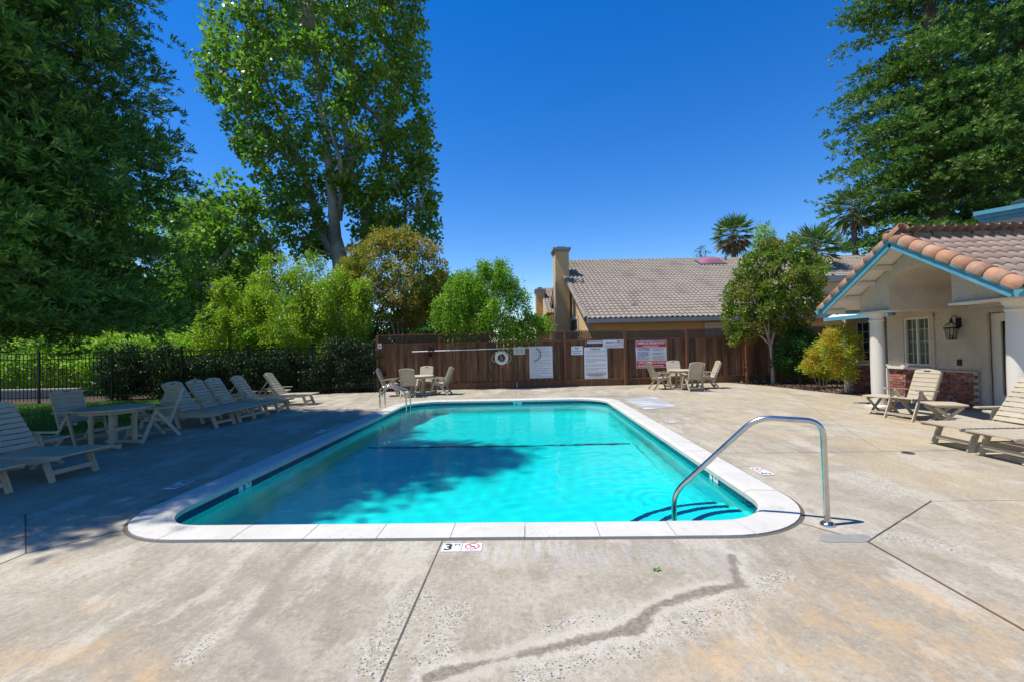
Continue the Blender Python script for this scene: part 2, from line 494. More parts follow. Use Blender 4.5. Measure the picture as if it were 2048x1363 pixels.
    for pts, r, k in (([G(20, 1330), G(190, 1312)], 0.22, 0.75), ([G(240, 1345), G(300, 1350)], 0.12, 0.8), ([G(30, 1135), G(120, 1130)], 0.14, 0.3),
                      ([G(1480, 1335), G(1640, 1250), G(1830, 1200)], 0.42, 0.85), ([G(1900, 1340), G(2000, 1280)], 0.3, 0.6), ([G(180, 1215), G(230, 1210)], 0.1, 0.4)):
        o = t.math('MULTIPLY', t.ss(t.poly(p, pts), r * 1.5, r * 0.2), t.ss(rs, 0.40, 0.72))
        c = t.mix(t.math('MULTIPLY', o, k * 0.8), c, (0.52, 0.33, 0.15))
    # rust-brown leaf stain by the shady corner
    st = t.ss(t.poly(p, [G(335, 1000), G(400, 985)]), 0.14, 0.02)
    c = t.mix(t.math('MULTIPLY', st, 0.7), c, (0.12, 0.06, 0.03))
    c = t.mix(t.math('MULTIPLY', t.ss(fine, 0.52, 0.72), 0.5), c, (0.12, 0.10, 0.078))
    c = t.mix(t.math('MULTIPLY', t.ss(fine, 0.45, 0.2), 0.25), c, (0.58, 0.54, 0.47))
    t.l(c, t.bsdf.inputs['Base Color'])
    t.bsdf.inputs['Roughness'].default_value = 0.88
    t.bsdf.inputs['Specular IOR Level'].default_value = 0.3
    pebh = t.math('MULTIPLY', t.math('SUBTRACT', 0.6, vo.outputs['Distance']), aggm)
    h = t.math('ADD', t.math('MULTIPLY', fine, 0.35), t.math('ADD', t.math('MULTIPLY', br, 0.35), pebh))
    t.l(t.bump(h, 0.55, 0.006), t.bsdf.inputs['Normal'])
    return mt
MAT['deck'] = deck_mat()

def water_mat():
    mt, t = newmat('pool_water')
    nt = t.t
    nt.nodes.remove(t.bsdf)
    co = t.coord('Object')
    w = t.noise(t.mapping(co, (1.0, 1.5, 1.0)), 3.2, 3.0, 0.55)
    w2 = t.noise(t.mapping(co, (1.0, 1.3, 1.0)), 15.0, 3.0, 0.55)
    # little ring ripples where drops fall
    hsum = t.math('ADD', t.math('MULTIPLY', w, 1.0), t.math('MULTIPLY', w2, 0.22))
    for cpt, R in ((G(1275, 950, -0.14), 0.75), (G(900, 1030, -0.14), 0.5), (G(1230, 835, -0.14), 0.9)):
        pc = t.vm('SUBTRACT', co, (cpt[0], cpt[1], -0.14))
        d = t.vm('LENGTH', t.vm('MULTIPLY', pc, (1, 1, 0)))
        wv = t.math('SINE', t.math('ADD', t.math('MULTIPLY', d, 75.0), t.math('MULTIPLY', w2, 6.0)))
        hsum = t.math('ADD', hsum, t.math('MULTIPLY', t.math('MULTIPLY', wv, t.ss(d, R, 0.05)), 0.035))
    nrm = t.bump(hsum, 0.15, 0.03)
    rf = t.n('ShaderNodeBsdfRefraction'); rf.inputs['IOR'].default_value = 1.33; rf.inputs['Roughness'].default_value = 0.0
    rf.inputs['Color'].default_value = (0.07, 1.0, 1.0, 1); t.l(nrm, rf.inputs['Normal'])
    gl = t.n('ShaderNodeBsdfGlossy'); gl.inputs['Roughness'].default_value = 0.0; t.l(nrm, gl.inputs['Normal'])
    fr = t.n('ShaderNodeFresnel'); fr.inputs['IOR'].default_value = 1.33; t.l(nrm, fr.inputs['Normal'])
    m2 = t.n('ShaderNodeMixShader'); t.l(fr.outputs[0], m2.inputs[0])
    t.l(rf.outputs[0], m2.inputs[1]); t.l(gl.outputs[0], m2.inputs[2])
    t.l(m2.outputs[0], nt.nodes['Material Output'].inputs[0])
    return mt
MAT['water'] = water_mat()

def glass_mat():
    mt, t = newmat('window_glass')
    t.t.nodes.remove(t.bsdf)
    tp = t.n('ShaderNodeBsdfTransparent'); tp.inputs[0].default_value = (0.75, 0.8, 0.78, 1)
    gl = t.n('ShaderNodeBsdfGlossy'); gl.inputs['Roughness'].default_value = 0.02
    lw = t.n('ShaderNodeLayerWeight'); lw.inputs[0].default_value = 0.5
    fc = t.math('ADD', t.math('MULTIPLY', t.math('POWER', lw.outputs['Facing'], 4.0), 0.7), 0.05)
    m2 = t.n('ShaderNodeMixShader'); t.l(fc, m2.inputs[0]); t.l(tp.outputs[0], m2.inputs[1]); t.l(gl.outputs[0], m2.inputs[2])
    t.l(m2.outputs[0], t.t.nodes['Material Output'].inputs[0])
    return mt
MAT['glass'] = glass_mat()

# ================================================================== SETTING: pool, deck, ground
PX0, PX1, PY0, PY1 = -3.50, 2.22, 3.975, 13.52
PR = {'FL': 0.55, 'FR': 0.66, 'BR': 0.85, 'BL': 1.0}
WZ = -0.115

def arc(key, off, n=12, t0=0.0, t1=1.0):
    """corner arc of the pool outline, anticlockwise, grown by off"""
    r = PR[key]
    c, a0 = {'FR': ((PX1 - r, PY0 + r), -90), 'BR': ((PX1 - r, PY1 - r), 0), 'BL': ((PX0 + r, PY1 - r), 90), 'FL': ((PX0 + r, PY0 + r), 180)}[key]
    out = []
    for i in range(n + 1):
        a = RD(a0 + 90 * (t0 + (t1 - t0) * i / n))
        out.append((c[0] + (r + off) * math.cos(a), c[1] + (r + off) * math.sin(a)))
    return out

def outline(off, n=12):
    return arc('FR', off, n) + arc('BR', off, n) + arc('BL', off, n) + arc('FL', off, n)

def ring_strip(off_a, off_b, za, zb, n=12):
    a, b = outline(off_a, n), outline(off_b, n)
    N = len(a)
    return MB().add([(x, y, za) for x, y in a] + [(x, y, zb) for x, y in b], [(i, (i + 1) % N, (i + 1) % N + N, i + N) for i in range(N)])

# ---- swimming pool
pool = structure('swimming_pool')
tag(pool, 'rectangular swimming pool with rounded corners, white coping and turquoise water', 'pool')
def floor_z(y):
    return -1.10 if y < 8.9 else -1.10 - 0.75 * min(1.0, (y - 8.9) / 3.4)
o = outline(0.0, 12)
mb = MB(); N = len(o)
mb.add([(x, y, -0.02) for x, y in o] + [(x, y, floor_z(y) + 0.22) for x, y in o],
       [(i, (i + 1) % N, (i + 1) % N + N, i + N) for i in range(N)])
o2, o3 = outline(-0.07, 12), outline(-0.26, 12)
mb.add([(x, y, floor_z(y) + 0.22) for x, y in o] + [(x, y, floor_z(y) + 0.07) for x, y in o2] + [(x, y, floor_z(y)) for x, y in o3],
       [(i, (i + 1) % N, (i + 1) % N + N, i + N) for i in range(N)] + [(i + N, (i + 1) % N + N, (i + 1) % N + 2 * N, i + 2 * N) for i in range(N)], True)
basin = mb.build('basin_wall', MAT['plaster'], pool)
# floor: strips in y clipped to the inner outline
def x_span(poly, y):
    xs = []
    for (x0, y0), (x1, y1) in zip(poly, poly[1:] + poly[:1]):
        if (y0 - y) * (y1 - y) < 0: xs.append(x0 + (x1 - x0) * (y - y0) / (y1 - y0))
    return (min(xs), max(xs)) if xs else None
ys = [PY0 + 0.262 + i * (PY1 - PY0 - 0.524) / 60 for i in range(61)]
mb = MB(); row = []
for y in ys:
    sp = x_span(o3, y)
    if sp: row.append((sp, y))
mb.add([p for sp, y in row for p in ((sp[0] - 0.01, y, floor_z(y) - 0.001), (sp[1] + 0.01, y, floor_z(y) - 0.001))],
       [(2 * i, 2 * i + 1, 2 * i + 3, 2 * i + 2) for i in range(len(row) - 1)])
pfloor = mb.build('basin_floor', MAT['plaster'], pool)
# dark line of tiles across the break of slope
mb = MB()
for i in range(34):
    x = -3.05 + i * (4.9 / 33)
    mb.box((x, 8.72 + 0.10 * ((i - 10) / 33.0) ** 2, floor_z(8.7) + 0.012), (0.145, 0.085, 0.02))
mb.build('slope_break_line', MAT['stepline'], pool)
# corner steps with tiled nosings
mb = MB(); tr = MB()
for k, (r, z) in enumerate(((0.70, -0.27), (1.02, -0.46), (1.34, -0.66))):
    c = (PX1 - 0.10, PY0 + 0.06)
    ring = [(c[0] + r * math.cos(RD(90 + 90 * i / 16)), c[1] + 0.95 * r * math.sin(RD(90 + 90 * i / 16))) for i in range(17)]
    mb.prism([(PX1 - 0.02, PY0 + 0.02)] + [(PX1 - 0.02, ring[0][1])] + ring + [(ring[-1][0], PY0 + 0.02)], -1.12, z)
    for i in range(16):
        a, b = ring[i], ring[i + 1]
        tr.bar((a[0], a[1], z + 0.006), (a[0] * 0.06 + b[0] * 0.94, a[1] * 0.06 + b[1] * 0.94, z + 0.006), 0.06, 0.02)
mb.build('corner_steps', MAT['plaster'], pool)
st = tr.build('step_nosing_tiles', MAT['stepline'], pool); st['kind'] = 'stuff'
# waterline tiles, one joined band
mb = MB()
ol = outline(-0.004, 24)
acc = [0.0]
for a, b in zip(ol, ol[1:] + ol[:1]): acc.append(acc[-1] + math.hypot(b[0] - a[0], b[1] - a[1]))
def along(pts, acc, s):
    s %= acc[-1]
    for i in range(len(pts)):
        if acc[i + 1] >= s:
            a, b = pts[i], pts[(i + 1) % len(pts)]
            t = (s - acc[i]) / max(acc[i + 1] - acc[i], 1e-6)
            return (a[0] + (b[0] - a[0]) * t, a[1] + (b[1] - a[1]) * t)
nt_ = int(acc[-1] / 0.077)
for i in range(nt_):
    a = along(ol, acc, i * acc[-1] / nt_ + 0.002); b = along(ol, acc, (i + 1) * acc[-1] / nt_ - 0.002)
    for zt in (-0.088, -0.163): mb.bar((a[0], a[1], zt), (b[0], b[1], zt), 0.012, 0.071)
tb = mb.build('waterline_tiles', MAT['pooltile'], pool); tb['kind'] = 'stuff'
# coping stones
mb = None
oc, ic = outline(0.305, 24), outline(-0.03, 24)
acc = [0.0]
mid = outline(0.14, 24)
for a, b in zip(mid, mid[1:] + mid[:1]): acc.append(acc[-1] + math.hypot(b[0] - a[0], b[1] - a[1]))
def resample(s):
    s %= acc[-1]
    for i in range(len(mid)):
        if acc[i + 1] >= s:
            t = (s - acc[i]) / max(acc[i + 1] - acc[i], 1e-6); j = (i + 1) % len(mid)
            L = lambda P: (P[i][0] + (P[j][0] - P[i][0]) * t, P[i][1] + (P[j][1] - P[i][1]) * t)
            return L(ic), L(oc)
n_cop = round(acc[-1] / 0.605)
rng = random.Random(4)
for i in range(n_cop):
    s0, s1 = (i + 0.32) * acc[-1] / n_cop + 0.003, (i + 1.32) * acc[-1] / n_cop - 0.003
    K = 6
    sec = [resample(s0 + (s1 - s0) * k / K) for k in range(K + 1)]
    prof = lambda I, O: [(I, -0.052), (I, -0.005), (((I[0] * .9 + O[0] * .1), (I[1] * .9 + O[1] * .1)), 0.016), (((I[0] * .8 + O[0] * .2), (I[1] * .8 + O[1] * .2)), 0.020), (O, 0.014), (O, -0.06)]
    vs, fs = [], []
    for I, O in sec:
        vs += [(p[0], p[1], z) for p, z in prof(I, O)]
    for k in range(K):
        for j in range(6):
            a, b = k * 6 + j, k * 6 + (j + 1) % 6
            fs.append((a, b, b + 6, a + 6))
    fs += [tuple(range(6)), tuple(range(K * 6 + 5, K * 6 - 1, -1))]
    c = MB().add(vs, fs); dz = rng.uniform(-0.0015, 0.0015)
    c.v = [(x, y, z + dz) for x, y, z in c.v]
    c.build('coping_stone', MAT['coping'], pool)
ring_strip(0.300, 0.338, 0.002, -0.004).build('expansion_joint', MAT['joint'], pool)
ring_strip(0.01, 0.34, -0.062, -0.062).build('bond_beam', MAT['joint'], pool)
# skimmer mouth in the far wall
sk = AT(850, 806, PY1 - 0.02)
MB().box((sk.x, PY1 - 0.016, -0.115), (0.32, 0.02, 0.10)).build('skimmer_mouth', MAT['darkroom'], pool)

gxn, gyn = 120, 200
wx = np.linspace(PX0 - 0.03, PX1 + 0.03, gxn + 1); wy = np.linspace(PY0 - 0.03, PY1 + 0.03, gyn + 1)
WXg, WYg = np.meshgrid(wx, wy, indexing='ij')
Rw = np.random.default_rng(77)
WH = np.zeros_like(WXg)
for lam, amp, k in ((1.1, 0.0007, 5), (0.5, 0.00042, 7), (0.24, 0.00032, 9)):
    for _ in range(k):
        th = Rw.uniform(0, 2 * math.pi); l_ = lam * Rw.uniform(0.7, 1.4)
        WH += amp / math.sqrt(k) * 1.6 * np.sin(2 * math.pi / l_ * (WXg * math.cos(th) + WYg * math.sin(th)) + Rw.uniform(0, 6.3))
for cpt, Rr in ((G(1275, 950, WZ), 0.75), (G(900, 1030, WZ), 0.45), (G(1230, 835, WZ), 0.8)):
    d_ = np.hypot(WXg - cpt[0], WYg - cpt[1])
    WH += 0.0016 * np.sin(d_ * 42.0) * np.clip(1 - d_ / Rr, 0, 1)
mbw = MB()
mbw.add([(float(a), float(b), WZ + float(h)) for a, b, h in zip(WXg.ravel(), WYg.ravel(), WH.ravel())],
        [(i * (gyn + 1) + j, (i + 1) * (gyn + 1) + j, (i + 1) * (gyn + 1) + j + 1, i * (gyn + 1) + j + 1) for i in range(gxn) for j in range(gyn)], True)
water = mbw.build('water', MAT['water'], recalc=False)
tag(water, 'clear turquoise pool water with small ripples', 'water', kind='structure')
water.cycles.is_caustics_caster = True
water.data.polygons.foreach_set('use_smooth', [True] * len(water.data.polygons))
for r_ in pool.children: r_.cycles.is_caustics_receiver = True

# ---- ground sheet (with the pool left out)
def half(n0, n1):  # helper arcs at the mid-corners
    pass
gh = 0.30
A = {k: arc(k, gh, 2)[1] for k in PR}
fr = arc('FL', gh, 8, 0.5, 1.0) + arc('FR', gh, 8, 0.0, 0.5)
ri = arc('FR', gh, 8, 0.5, 1.0) + arc('BR', gh, 8, 0.0, 0.5)
ba = arc('BR', gh, 8, 0.5, 1.0) + arc('BL', gh, 8, 0.0, 0.5)
le = arc('BL', gh, 8, 0.5, 1.0) + arc('FL', gh, 8, 0.0, 0.5)
BIG = 900
mb = MB()
for pts, c0, c1 in ((fr, (BIG, -BIG), (-BIG, -BIG)), (ri, (BIG, BIG), (BIG, -BIG)), (ba, (-BIG, BIG), (BIG, BIG)), (le, (-BIG, -BIG), (-BIG, BIG))):
    poly = pts + [c0, c1]
    mb.add([(x, y, -0.07) for x, y in poly], [tuple(range(len(poly)))])
gr = mb.build('ground', MAT['soil']); gr['kind'] = 'structure'

# ---- concrete deck: every slab its own piece
deck = structure('pool_deck')
dh = 0.334
def clip(poly, a, b, keep=1):
    """part of poly to the left (keep=1) of the line a->b"""
    out = []
    f = lambda p: keep * ((b[0] - a[0]) * (p[1] - a[1]) - (b[1] - a[1]) * (p[0] - a[0]))
    for i in range(len(poly)):
        p, q = poly[i], poly[(i + 1) % len(poly)]
        fp, fq = f(p), f(q)
        if fp >= 0: out.append(p)
        if fp * fq < 0:
            t = fp / (fp - fq); out.append((p[0] + (q[0] - p[0]) * t, p[1] + (q[1] - p[1]) * t))
    return out
def cut(polys, a, b):
    res = []
    for p in polys:
        for k in (1, -1):
            c = clip(p, a, b, k)
            if len(c) > 2: res.append(c)
    return res
aFL, aFR, aBR, aBL = (arc(k, dh, 2)[1] for k in ('FL', 'FR', 'BR', 'BL'))
FRf = arc('FR', dh, 10, 0.0, 0.5); FRr = arc('FR', dh, 10, 0.5, 1.0)
BRr = arc('BR', dh, 10, 0.0, 0.5); BRb = arc('BR', dh, 10, 0.5, 1.0)
BLb = arc('BL', dh, 10, 0.0, 0.5); BLl = arc('BL', dh, 10, 0.5, 1.0)
FLl = arc('FL', dh, 10, 0.0, 0.5); FLf = arc('FL', dh, 10, 0.5, 1.0)
kL, kR = (-3.96, 3.46), (2.54, 3.56)
jL, jR = (-4.96, 4.33), (3.78, 4.45)
YB = 14.15
slabs = []
front = [(-3.96, -5), (2.54, -5), kR, *FRf[::-1], *FLf[::-1], kL]
slabs += cut([front], (-0.71, -9), (-0.71, 9))
slabs += cut(cut([[(2.54, -5), (14, -5), (14, 4.45), jR, kR]], (5.9, -9), (5.9, 9)), (-9, -0.6), (20, -0.6))
slabs += cut(cut([[(-14, -5), (-3.96, -5), kL, jL, (-14, 4.33)]], (-7.6, -9), (-7.6, 9)), (-20, 0.2), (9, 0.2))
rb = [*FRr, *BRr, (3.78, YB), jR, kR]
slabs += cut(cut(cut([rb], (0, 6.47), (9, 6.47)), (0, 9.0), (9, 9.0)), (0, 11.2), (9, 11.2))
lb = [*BLl, *FLl, kL, jL, (-4.96, YB)]
slabs += cut(cut(cut([lb], (-9, 6.5), (0, 6.5)), (-9, 8.5), (0, 8.5)), (-9, 10.6), (0, 10.6))
slabs += cut(cut([[*BRb, *BLb, (-4.96, YB), (3.78, YB)]], (-0.5, 0), (-0.5, 20)), (2.1, 0), (2.1, 20))
ro = [jR, (9.36, 4.45), (9.36, 12.4), (8.9, 14.2), (8.55, 16.6), (7.9, 18.28), (3.78, 18.02)]
lo_, hi_ = cut([ro], (0, 6.45), (20, 6.45)) if True else ([], [])
parts = [lo_, hi_]
up = [p for p in parts if max(q[1] for q in p) > 10][0]; dn = [p for p in parts if p is not up][0]
slabs += cut([dn], (6.6, 0), (6.6, 9))
u2 = cut([up], (4.85, 6.45), (7.6, 13.4))
for p in u2:
    slabs += cut([p], (0, 13.45), (20, 13.45)) if max(q[0] for q in p) > 9 else cut([p], (0, 10.2), (20, 10.2))
lo2 = [(-8.75, 4.33), jL, (-4.96, 17.2), (-7.2, 17.05), (-8.55, 15.4), (-8.75, 13.0)]
l3 = cut([lo2], (-20, 6.55), (0, 6.55))
for p in l3:
    if max(q[1] for q in p) > 10:
        q = cut([p], (-20, 8.62), (0, 8.62))
        for r in q: slabs += cut([r], (-5.96, 0), (-5.96, 20)) if max(z[1] for z in r) > 10 else [r]
    else: slabs += [p]
bk = [(3.78, YB), (3.78, 18.0), (-4.96, 17.25), (-4.96, YB)]
slabs += cut(cut([bk], (-0.42, 0), (-0.42, 20)), (2.66, 0), (2.66, 20))

def inset(poly, d):
    """shrink a polygon by moving each edge inwards"""
    A2 = sum(poly[i][0] * poly[(i + 1) % len(poly)][1] - poly[(i + 1) % len(poly)][0] * poly[i][1] for i in range(len(poly)))
    if A2 < 0: poly = poly[::-1]
    P = []
    for p in poly:
        if not P or math.hypot(p[0] - P[-1][0], p[1] - P[-1][1]) > 0.004: P.append(p)
    n = len(P); out = []
    for i in range(n):
        a, b, c = Vector(P[i - 1]), Vector(P[i]), Vector(P[(i + 1) % n])
        e1, e2 = (b - a).normalized(), (c - b).normalized()
        n1, n2 = Vector((-e1.y, e1.x)), Vector((-e2.y, e2.x))
        k = (n1 + n2)
        k = k / max(k.length_squared / 2, 0.4)
        out.append((b.x + k.x * d, b.y + k.y * d))
    return out
rng = random.Random(2)
for p in slabs:
    ip = inset(p, 0.0045)
    dz = rng.uniform(-0.003, 0.002)
    MB().prism(ip, -0.068, dz).build('concrete_slab', MAT['deck'], deck)

fl_ = MB()
for pts, c0, c1_ in ((fr, (14, -5), (-14, -5)), (ri, (9.3, 17.9), (14, -5)), (ba, (-7.2, 16.9), (9.3, 17.9)), (le, (-14, -5), (-7.2, 16.9))):
    poly = pts + [c0, c1_]
    fl_.add([(x, y, -0.006) for x, y in poly], [tuple(range(len(poly)))])
MAT['filler'] = simple('joint_filler', (0.21, 0.18, 0.14), 0.95, 0.4, 12)
fl_.build('joint_filler', MAT['filler'], deck)

for a_, b_, w_ in (((-0.71, -5), (-0.71, 3.62), 0.011), ((2.545, -5), (2.545, 3.555), 0.015), ((-3.96, -5), kL, 0.014), (kL, aFL, 0.012), (kR, aFR, 0.010), (kL, jL, 0.009), (kR, jR, 0.008)):
    n_ = 14; mbj = MB(); Rj = random.Random(int(abs(a_[0]) * 100))
    pj = [Vector((a_[0] + (b_[0] - a_[0]) * k / n_, a_[1] + (b_[1] - a_[1]) * k / n_, 0.0025)) + Vector((Rj.uniform(-.002, .002), Rj.uniform(-.002, .002), 0)) for k in range(n_ + 1)]
    for p_, q_ in zip(pj[:-1], pj[1:]): mbj.bar(p_, q_, w_ * Rj.uniform(0.75, 1.2), 0.003)
    mbj.build('joint_seal', MAT['joint'], deck)

# porch slab, raised a little
pp = structure('porch_floor')
MB().prism([(7.55, 7.3), (9.39, 7.0), (9.39, 12.1), (7.55, 11.0)], -0.05, 0.012).build('porch_slab', MAT['concretewall'], pp)

# ---- beds and lawn
def bed(name, poly, mat, z=-0.02):
    b = MB().prism(poly, -0.068, z).build(name, mat); b['kind'] = 'structure'; return b
bed('planting_bed', [(7.95, 18.25), (8.6, 16.62), (8.95, 14.25), (9.40, 12.45), (14, 12.45), (14, 19), (8.0, 18.9)], MAT['mulch'], -0.004)
bed('hedge_bed', [(-30, 14.2), (-16.6, 14.9), (-8.3, 16.7), (-7.2, 17.07), (-4.97, 17.22), (-5.2, 21), (-30, 21)], MAT['mulch'], -0.03)
lawn_poly = [(-40, 4.0), (-8.77, 4.0), (-8.77, 13.0), (-8.57, 15.4), (-7.3, 17.02), (-8.3, 16.68), (-16.6, 14.88), (-40, 13.0)]
bed('lawn', lawn_poly, MAT['lawnbase'], -0.008)
def inside(poly, x, y):
    c = False
    for (x0, y0), (x1, y1) in zip(poly, poly[1:] + poly[:1]):
        if (y0 > y) != (y1 > y) and x < (x1 - x0) * (y - y0) / (y1 - y0) + x0: c = not c
    return c

# ---- leaf meshes with numpy
def quads_mesh(name, V, mat, parent=None, smooth=False):
    """V: (n,4,3)"""
    n = V.shape[0]
    me = bpy.data.meshes.new(name)
    me.vertices.add(4 * n); me.loops.add(4 * n); me.polygons.add(n)
    me.vertices.foreach_set('co', V.reshape(-1).astype(np.float32))
    me.loops.foreach_set('vertex_index', np.arange(4 * n, dtype=np.int32))
    me.polygons.foreach_set('loop_start', np.arange(0, 4 * n, 4, dtype=np.int32))
    me.materials.append(mat)
    me.update(calc_edges=True)
    o = bpy.data.objects.new(name, me); COL.objects.link(o); o.parent = parent
    return o
def tris_mesh(name, V, mat, parent=None):
    n = V.shape[0]
    me = bpy.data.meshes.new(name)
    me.vertices.add(3 * n); me.loops.add(3 * n); me.polygons.add(n)
    me.vertices.foreach_set('co', V.reshape(-1).astype(np.float32))
    me.loops.foreach_set('vertex_index', np.arange(3 * n, dtype=np.int32))
    me.polygons.foreach_set('loop_start', np.arange(0, 3 * n, 3, dtype=np.int32))
    me.materials.append(mat)
    me.update(calc_edges=True)
    o = bpy.data.objects.new(name, me); COL.objects.link(o); o.parent = parent
    return o
def unit(a): return a / np.maximum(np.linalg.norm(a, axis=-1, keepdims=True), 1e-9)
def leaf_quads(P, D, size, width, R, fold=0.0):
    """diamond leaves from P along D; size and width arrays"""
    D = unit(D)
    rnd = R.normal(size=P.shape)
    Sd = unit(np.cross(D, rnd))
    s = size[:, None]; w = width[:, None]
    Nn = np.cross(D, Sd)
    a = P; c = P + D * s
    midp = P + D * s * 0.5
    b = midp + Sd * w * 0.5 + Nn * (w * fold); d = midp - Sd * w * 0.5 + Nn * (w * fold)
    return np.stack([a, b, c, d], axis=1)

R0 = np.random.default_rng(11)
gx = R0.uniform(-19, -8.6, 60000); gy = R0.uniform(6.5, 16.9, 60000)
keep = np.array([inside(lawn_poly, a, b) for a, b in zip(gx, gy)])
gx, gy = gx[keep], gy[keep]
P = np.stack([gx, gy, np.full_like(gx, -0.02)], 1)
D = R0.normal(size=P.shape) * 0.45; D[:, 2] = 1.0
MAT['grass'] = leafmat('grass_blade', (0.07, 0.16, 0.02), (0.14, 0.25, 0.04), (0.22, 0.24, 0.07), 0.4)
gq = quads_mesh('lawn_grass', leaf_quads(P, D, R0.uniform(0.05, 0.09, len(P)), R0.uniform(0.010, 0.018, len(P)), R0), MAT['grass'])
tag(gq, 'short green lawn grass between the deck and the iron fence', 'grass', kind='stuff')
# mulch chips and litter
chips = []
mp = [(7.95, 18.25), (8.6, 16.62), (8.95, 14.25), (9.40, 12.45), (12, 12.45), (12, 18.6), (8.0, 18.6)]
cx_ = R0.uniform(7.9, 12, 7000); cy_ = R0.uniform(12.4, 18.6, 7000)
keep = np.array([inside(mp, a, b) for a, b in zip(cx_, cy_)])
P = np.stack([cx_[keep], cy_[keep], np.full(keep.sum(), -0.006) + R0.uniform(0, 0.03, keep.sum())], 1)
D = R0.normal(size=P.shape); D[:, 2] *= 0.35
MAT['chip'] = leafmat('mulch_chip', (0.06, 0.035, 0.02), (0.17, 0.11, 0.07), (0.3, 0.22, 0.15), 0.0, 0.9)
ch = quads_mesh('bark_chips', leaf_quads(P, D, R0.uniform(0.04, 0.10, len(P)), R0.uniform(0.02, 0.045, len(P)), R0), MAT['chip'])
tag(ch, 'brown bark chips covering the planting bed beside the fence', 'mulch', kind='stuff')

# ================================================================== BOUNDARIES
# ---- wooden fence
FA = math.atan(0.0796)
FO = Vector((-5.717, 17.235, 0))
FU = Vector((math.cos(FA), math.sin(FA), 0)); FN = Vector((math.sin(FA), -math.cos(FA), 0))   # FN faces the pool
def FEN(px, py, off=0.0):
    """pixel -> (distance along the fence, height) on the plane off metres in front of the boards"""
    d = Vector(ray(px, py)); o = Vector((0, 0, CAM_H))
    p0 = FO + FN * off
    t = (p0 - o).dot(FN) / d.dot(FN)
    p = o + d * t
    return (p - FO).dot(FU), p.z
def fence_local(s, z, off): return (s, -off, z)
rng = random.Random(8)
wf = thing('wooden_fence', 'tall dark brown board fence with lattice top behind the pool', 'fence', FO, FA)
FL = 21.0
x = 0.06; k = 0
bme = [MB().box((0, 0, 0), (w, 0.018, 1.50)).mesh('board', MAT['fence']) for w in (0.118, 0.132, 0.142)]
while x < FL:
    me = rng.choice(bme); w = me.vertices[1].co.x * 2
    put(me, 'board', wf, Matrix.Translation((x + w / 2, (0.012 if k % 2 else -0.004) + rng.uniform(-0.003, 0.003), 1.025 + rng.uniform(-0.012, 0.008))) @ Matrix.Rotation(rng.uniform(-0.006, 0.006), 4, 'Y'))
    x += w + rng.uniform(-0.004, 0.009); k += 1
post_s = [0.0, 2.345, 4.69, 7.19, 9.56, 12.03, 14.43, 16.8, 19.2]
pmesh = MB().box((0, 0, 1.055), (0.09, 0.09, 2.11)).mesh('post', MAT['fencepost'])
for i, s in enumerate(post_s):
    put(pmesh, 'post', wf, Matrix.Translation((s, -0.055 if i in (0, 3, 4, 5, 6) else 0.02, 0)))
for i, s in enumerate(post_s):
    e = post_s[i + 1] if i + 1 < len(post_s) else FL
    L = e - s
    MB().box((s + L / 2, -0.012, 1.79), (L - 0.095, 0.06, 0.05)).build('rail', MAT['fencepost'], wf)
    MB().box((s + L / 2, -0.012, 0.262), (L - 0.095, 0.07, 0.045)).build('rail', MAT['fence'], wf)
    MB().box((s + L / 2, 0.012, 0.12), (L - 0.092, 0.03, 0.235)).build('kickboard', MAT['fence'], wf)
    MB().box((s + L / 2, -0.005, 2.128), (L - 0.002, 0.12, 0.034)).build('cap_rail', MAT['fencepost'], wf)
    la = MB(); z0, z1 = 1.815, 2.108; h = z1 - z0
    n = int((L - 0.1) / 0.092)
    for sgn in (1, -1):
        for q in range(-2, n + 3):
            xa = s + 0.05 + q * 0.092
            xb = xa + sgn * h
            lo, hi = s + 0.05, e - 0.05
            # clip to the panel
            ta, tb = 0.0, 1.0
            for lim, sg in ((lo, 1), (hi, -1)):
                fa, fb = sg * (xa - lim), sg * (xb - lim)
                if fa < 0 and fb < 0: ta = 2
                elif fa < 0: ta = max(ta, fa / (fa - fb))
                elif fb < 0: tb = min(tb, fa / (fa - fb))
            if ta < tb:
                la.bar((xa + (xb - xa) * ta, 0.004 * sgn, z0 + h * ta), (xa + (xb - xa) * tb, 0.004 * sgn, z0 + h * tb), 0.036, 0.007, up=(0, 1, 0))
    lo_ = la.build('lattice', MAT['lattice'], wf); lo_['kind'] = 'stuff'

# ---- iron fence
def iron_fence(name, a, b, label, np_):
    a, b = Vector((*a, 0)), Vector((*b, 0))
    d = b - a; L = d.length; rz = math.atan2(d.y, d.x)
    t = thing(name, label, 'fence', a, rz)
    pk = MB().box((0, 0, 0.93), (0.016, 0.016, 1.62)).mesh('picket', MAT['iron'])
    n = int(L / 0.118)
    for i in range(1, n): put(pk, 'picket', t, Matrix.Translation((i * L / n, 0, -0.03)))
    po = MB().box((0, 0, 0.92), (0.06, 0.06, 1.86)).box((0, 0, 1.86), (0.075, 0.075, 0.03)).mesh('post', MAT['iron'])
    for i in range(np_ + 1): put(po, 'post', t, Matrix.Translation((i * L / np_, 0, 0)))
    for z in (0.2, 1.5, 1.70):
        MB().box((L / 2, 0, z), (L, 0.032, 0.034)).build('rail', MAT['iron'], t)
    return t
c1 = G(78, 806)
iron_fence('iron_fence', (-30.0, 13.1), c1, 'black iron picket fence across the lawn before the low concrete wall', 6)
iron_fence('iron_fence', c1, (-5.86, 17.2), 'black iron picket fence in front of the dark hedge, meeting the board fence', 5)
lw = MB().box((-27.6, 17.3, 0.10), (20, 0.25, 0.40)).box((-27.6, 17.3, 0.32), (20, 0.34, 0.06)).build('garden_wall', MAT['concretewall'])
tag(lw, 'low concrete garden wall seen through the iron fence', 'wall')

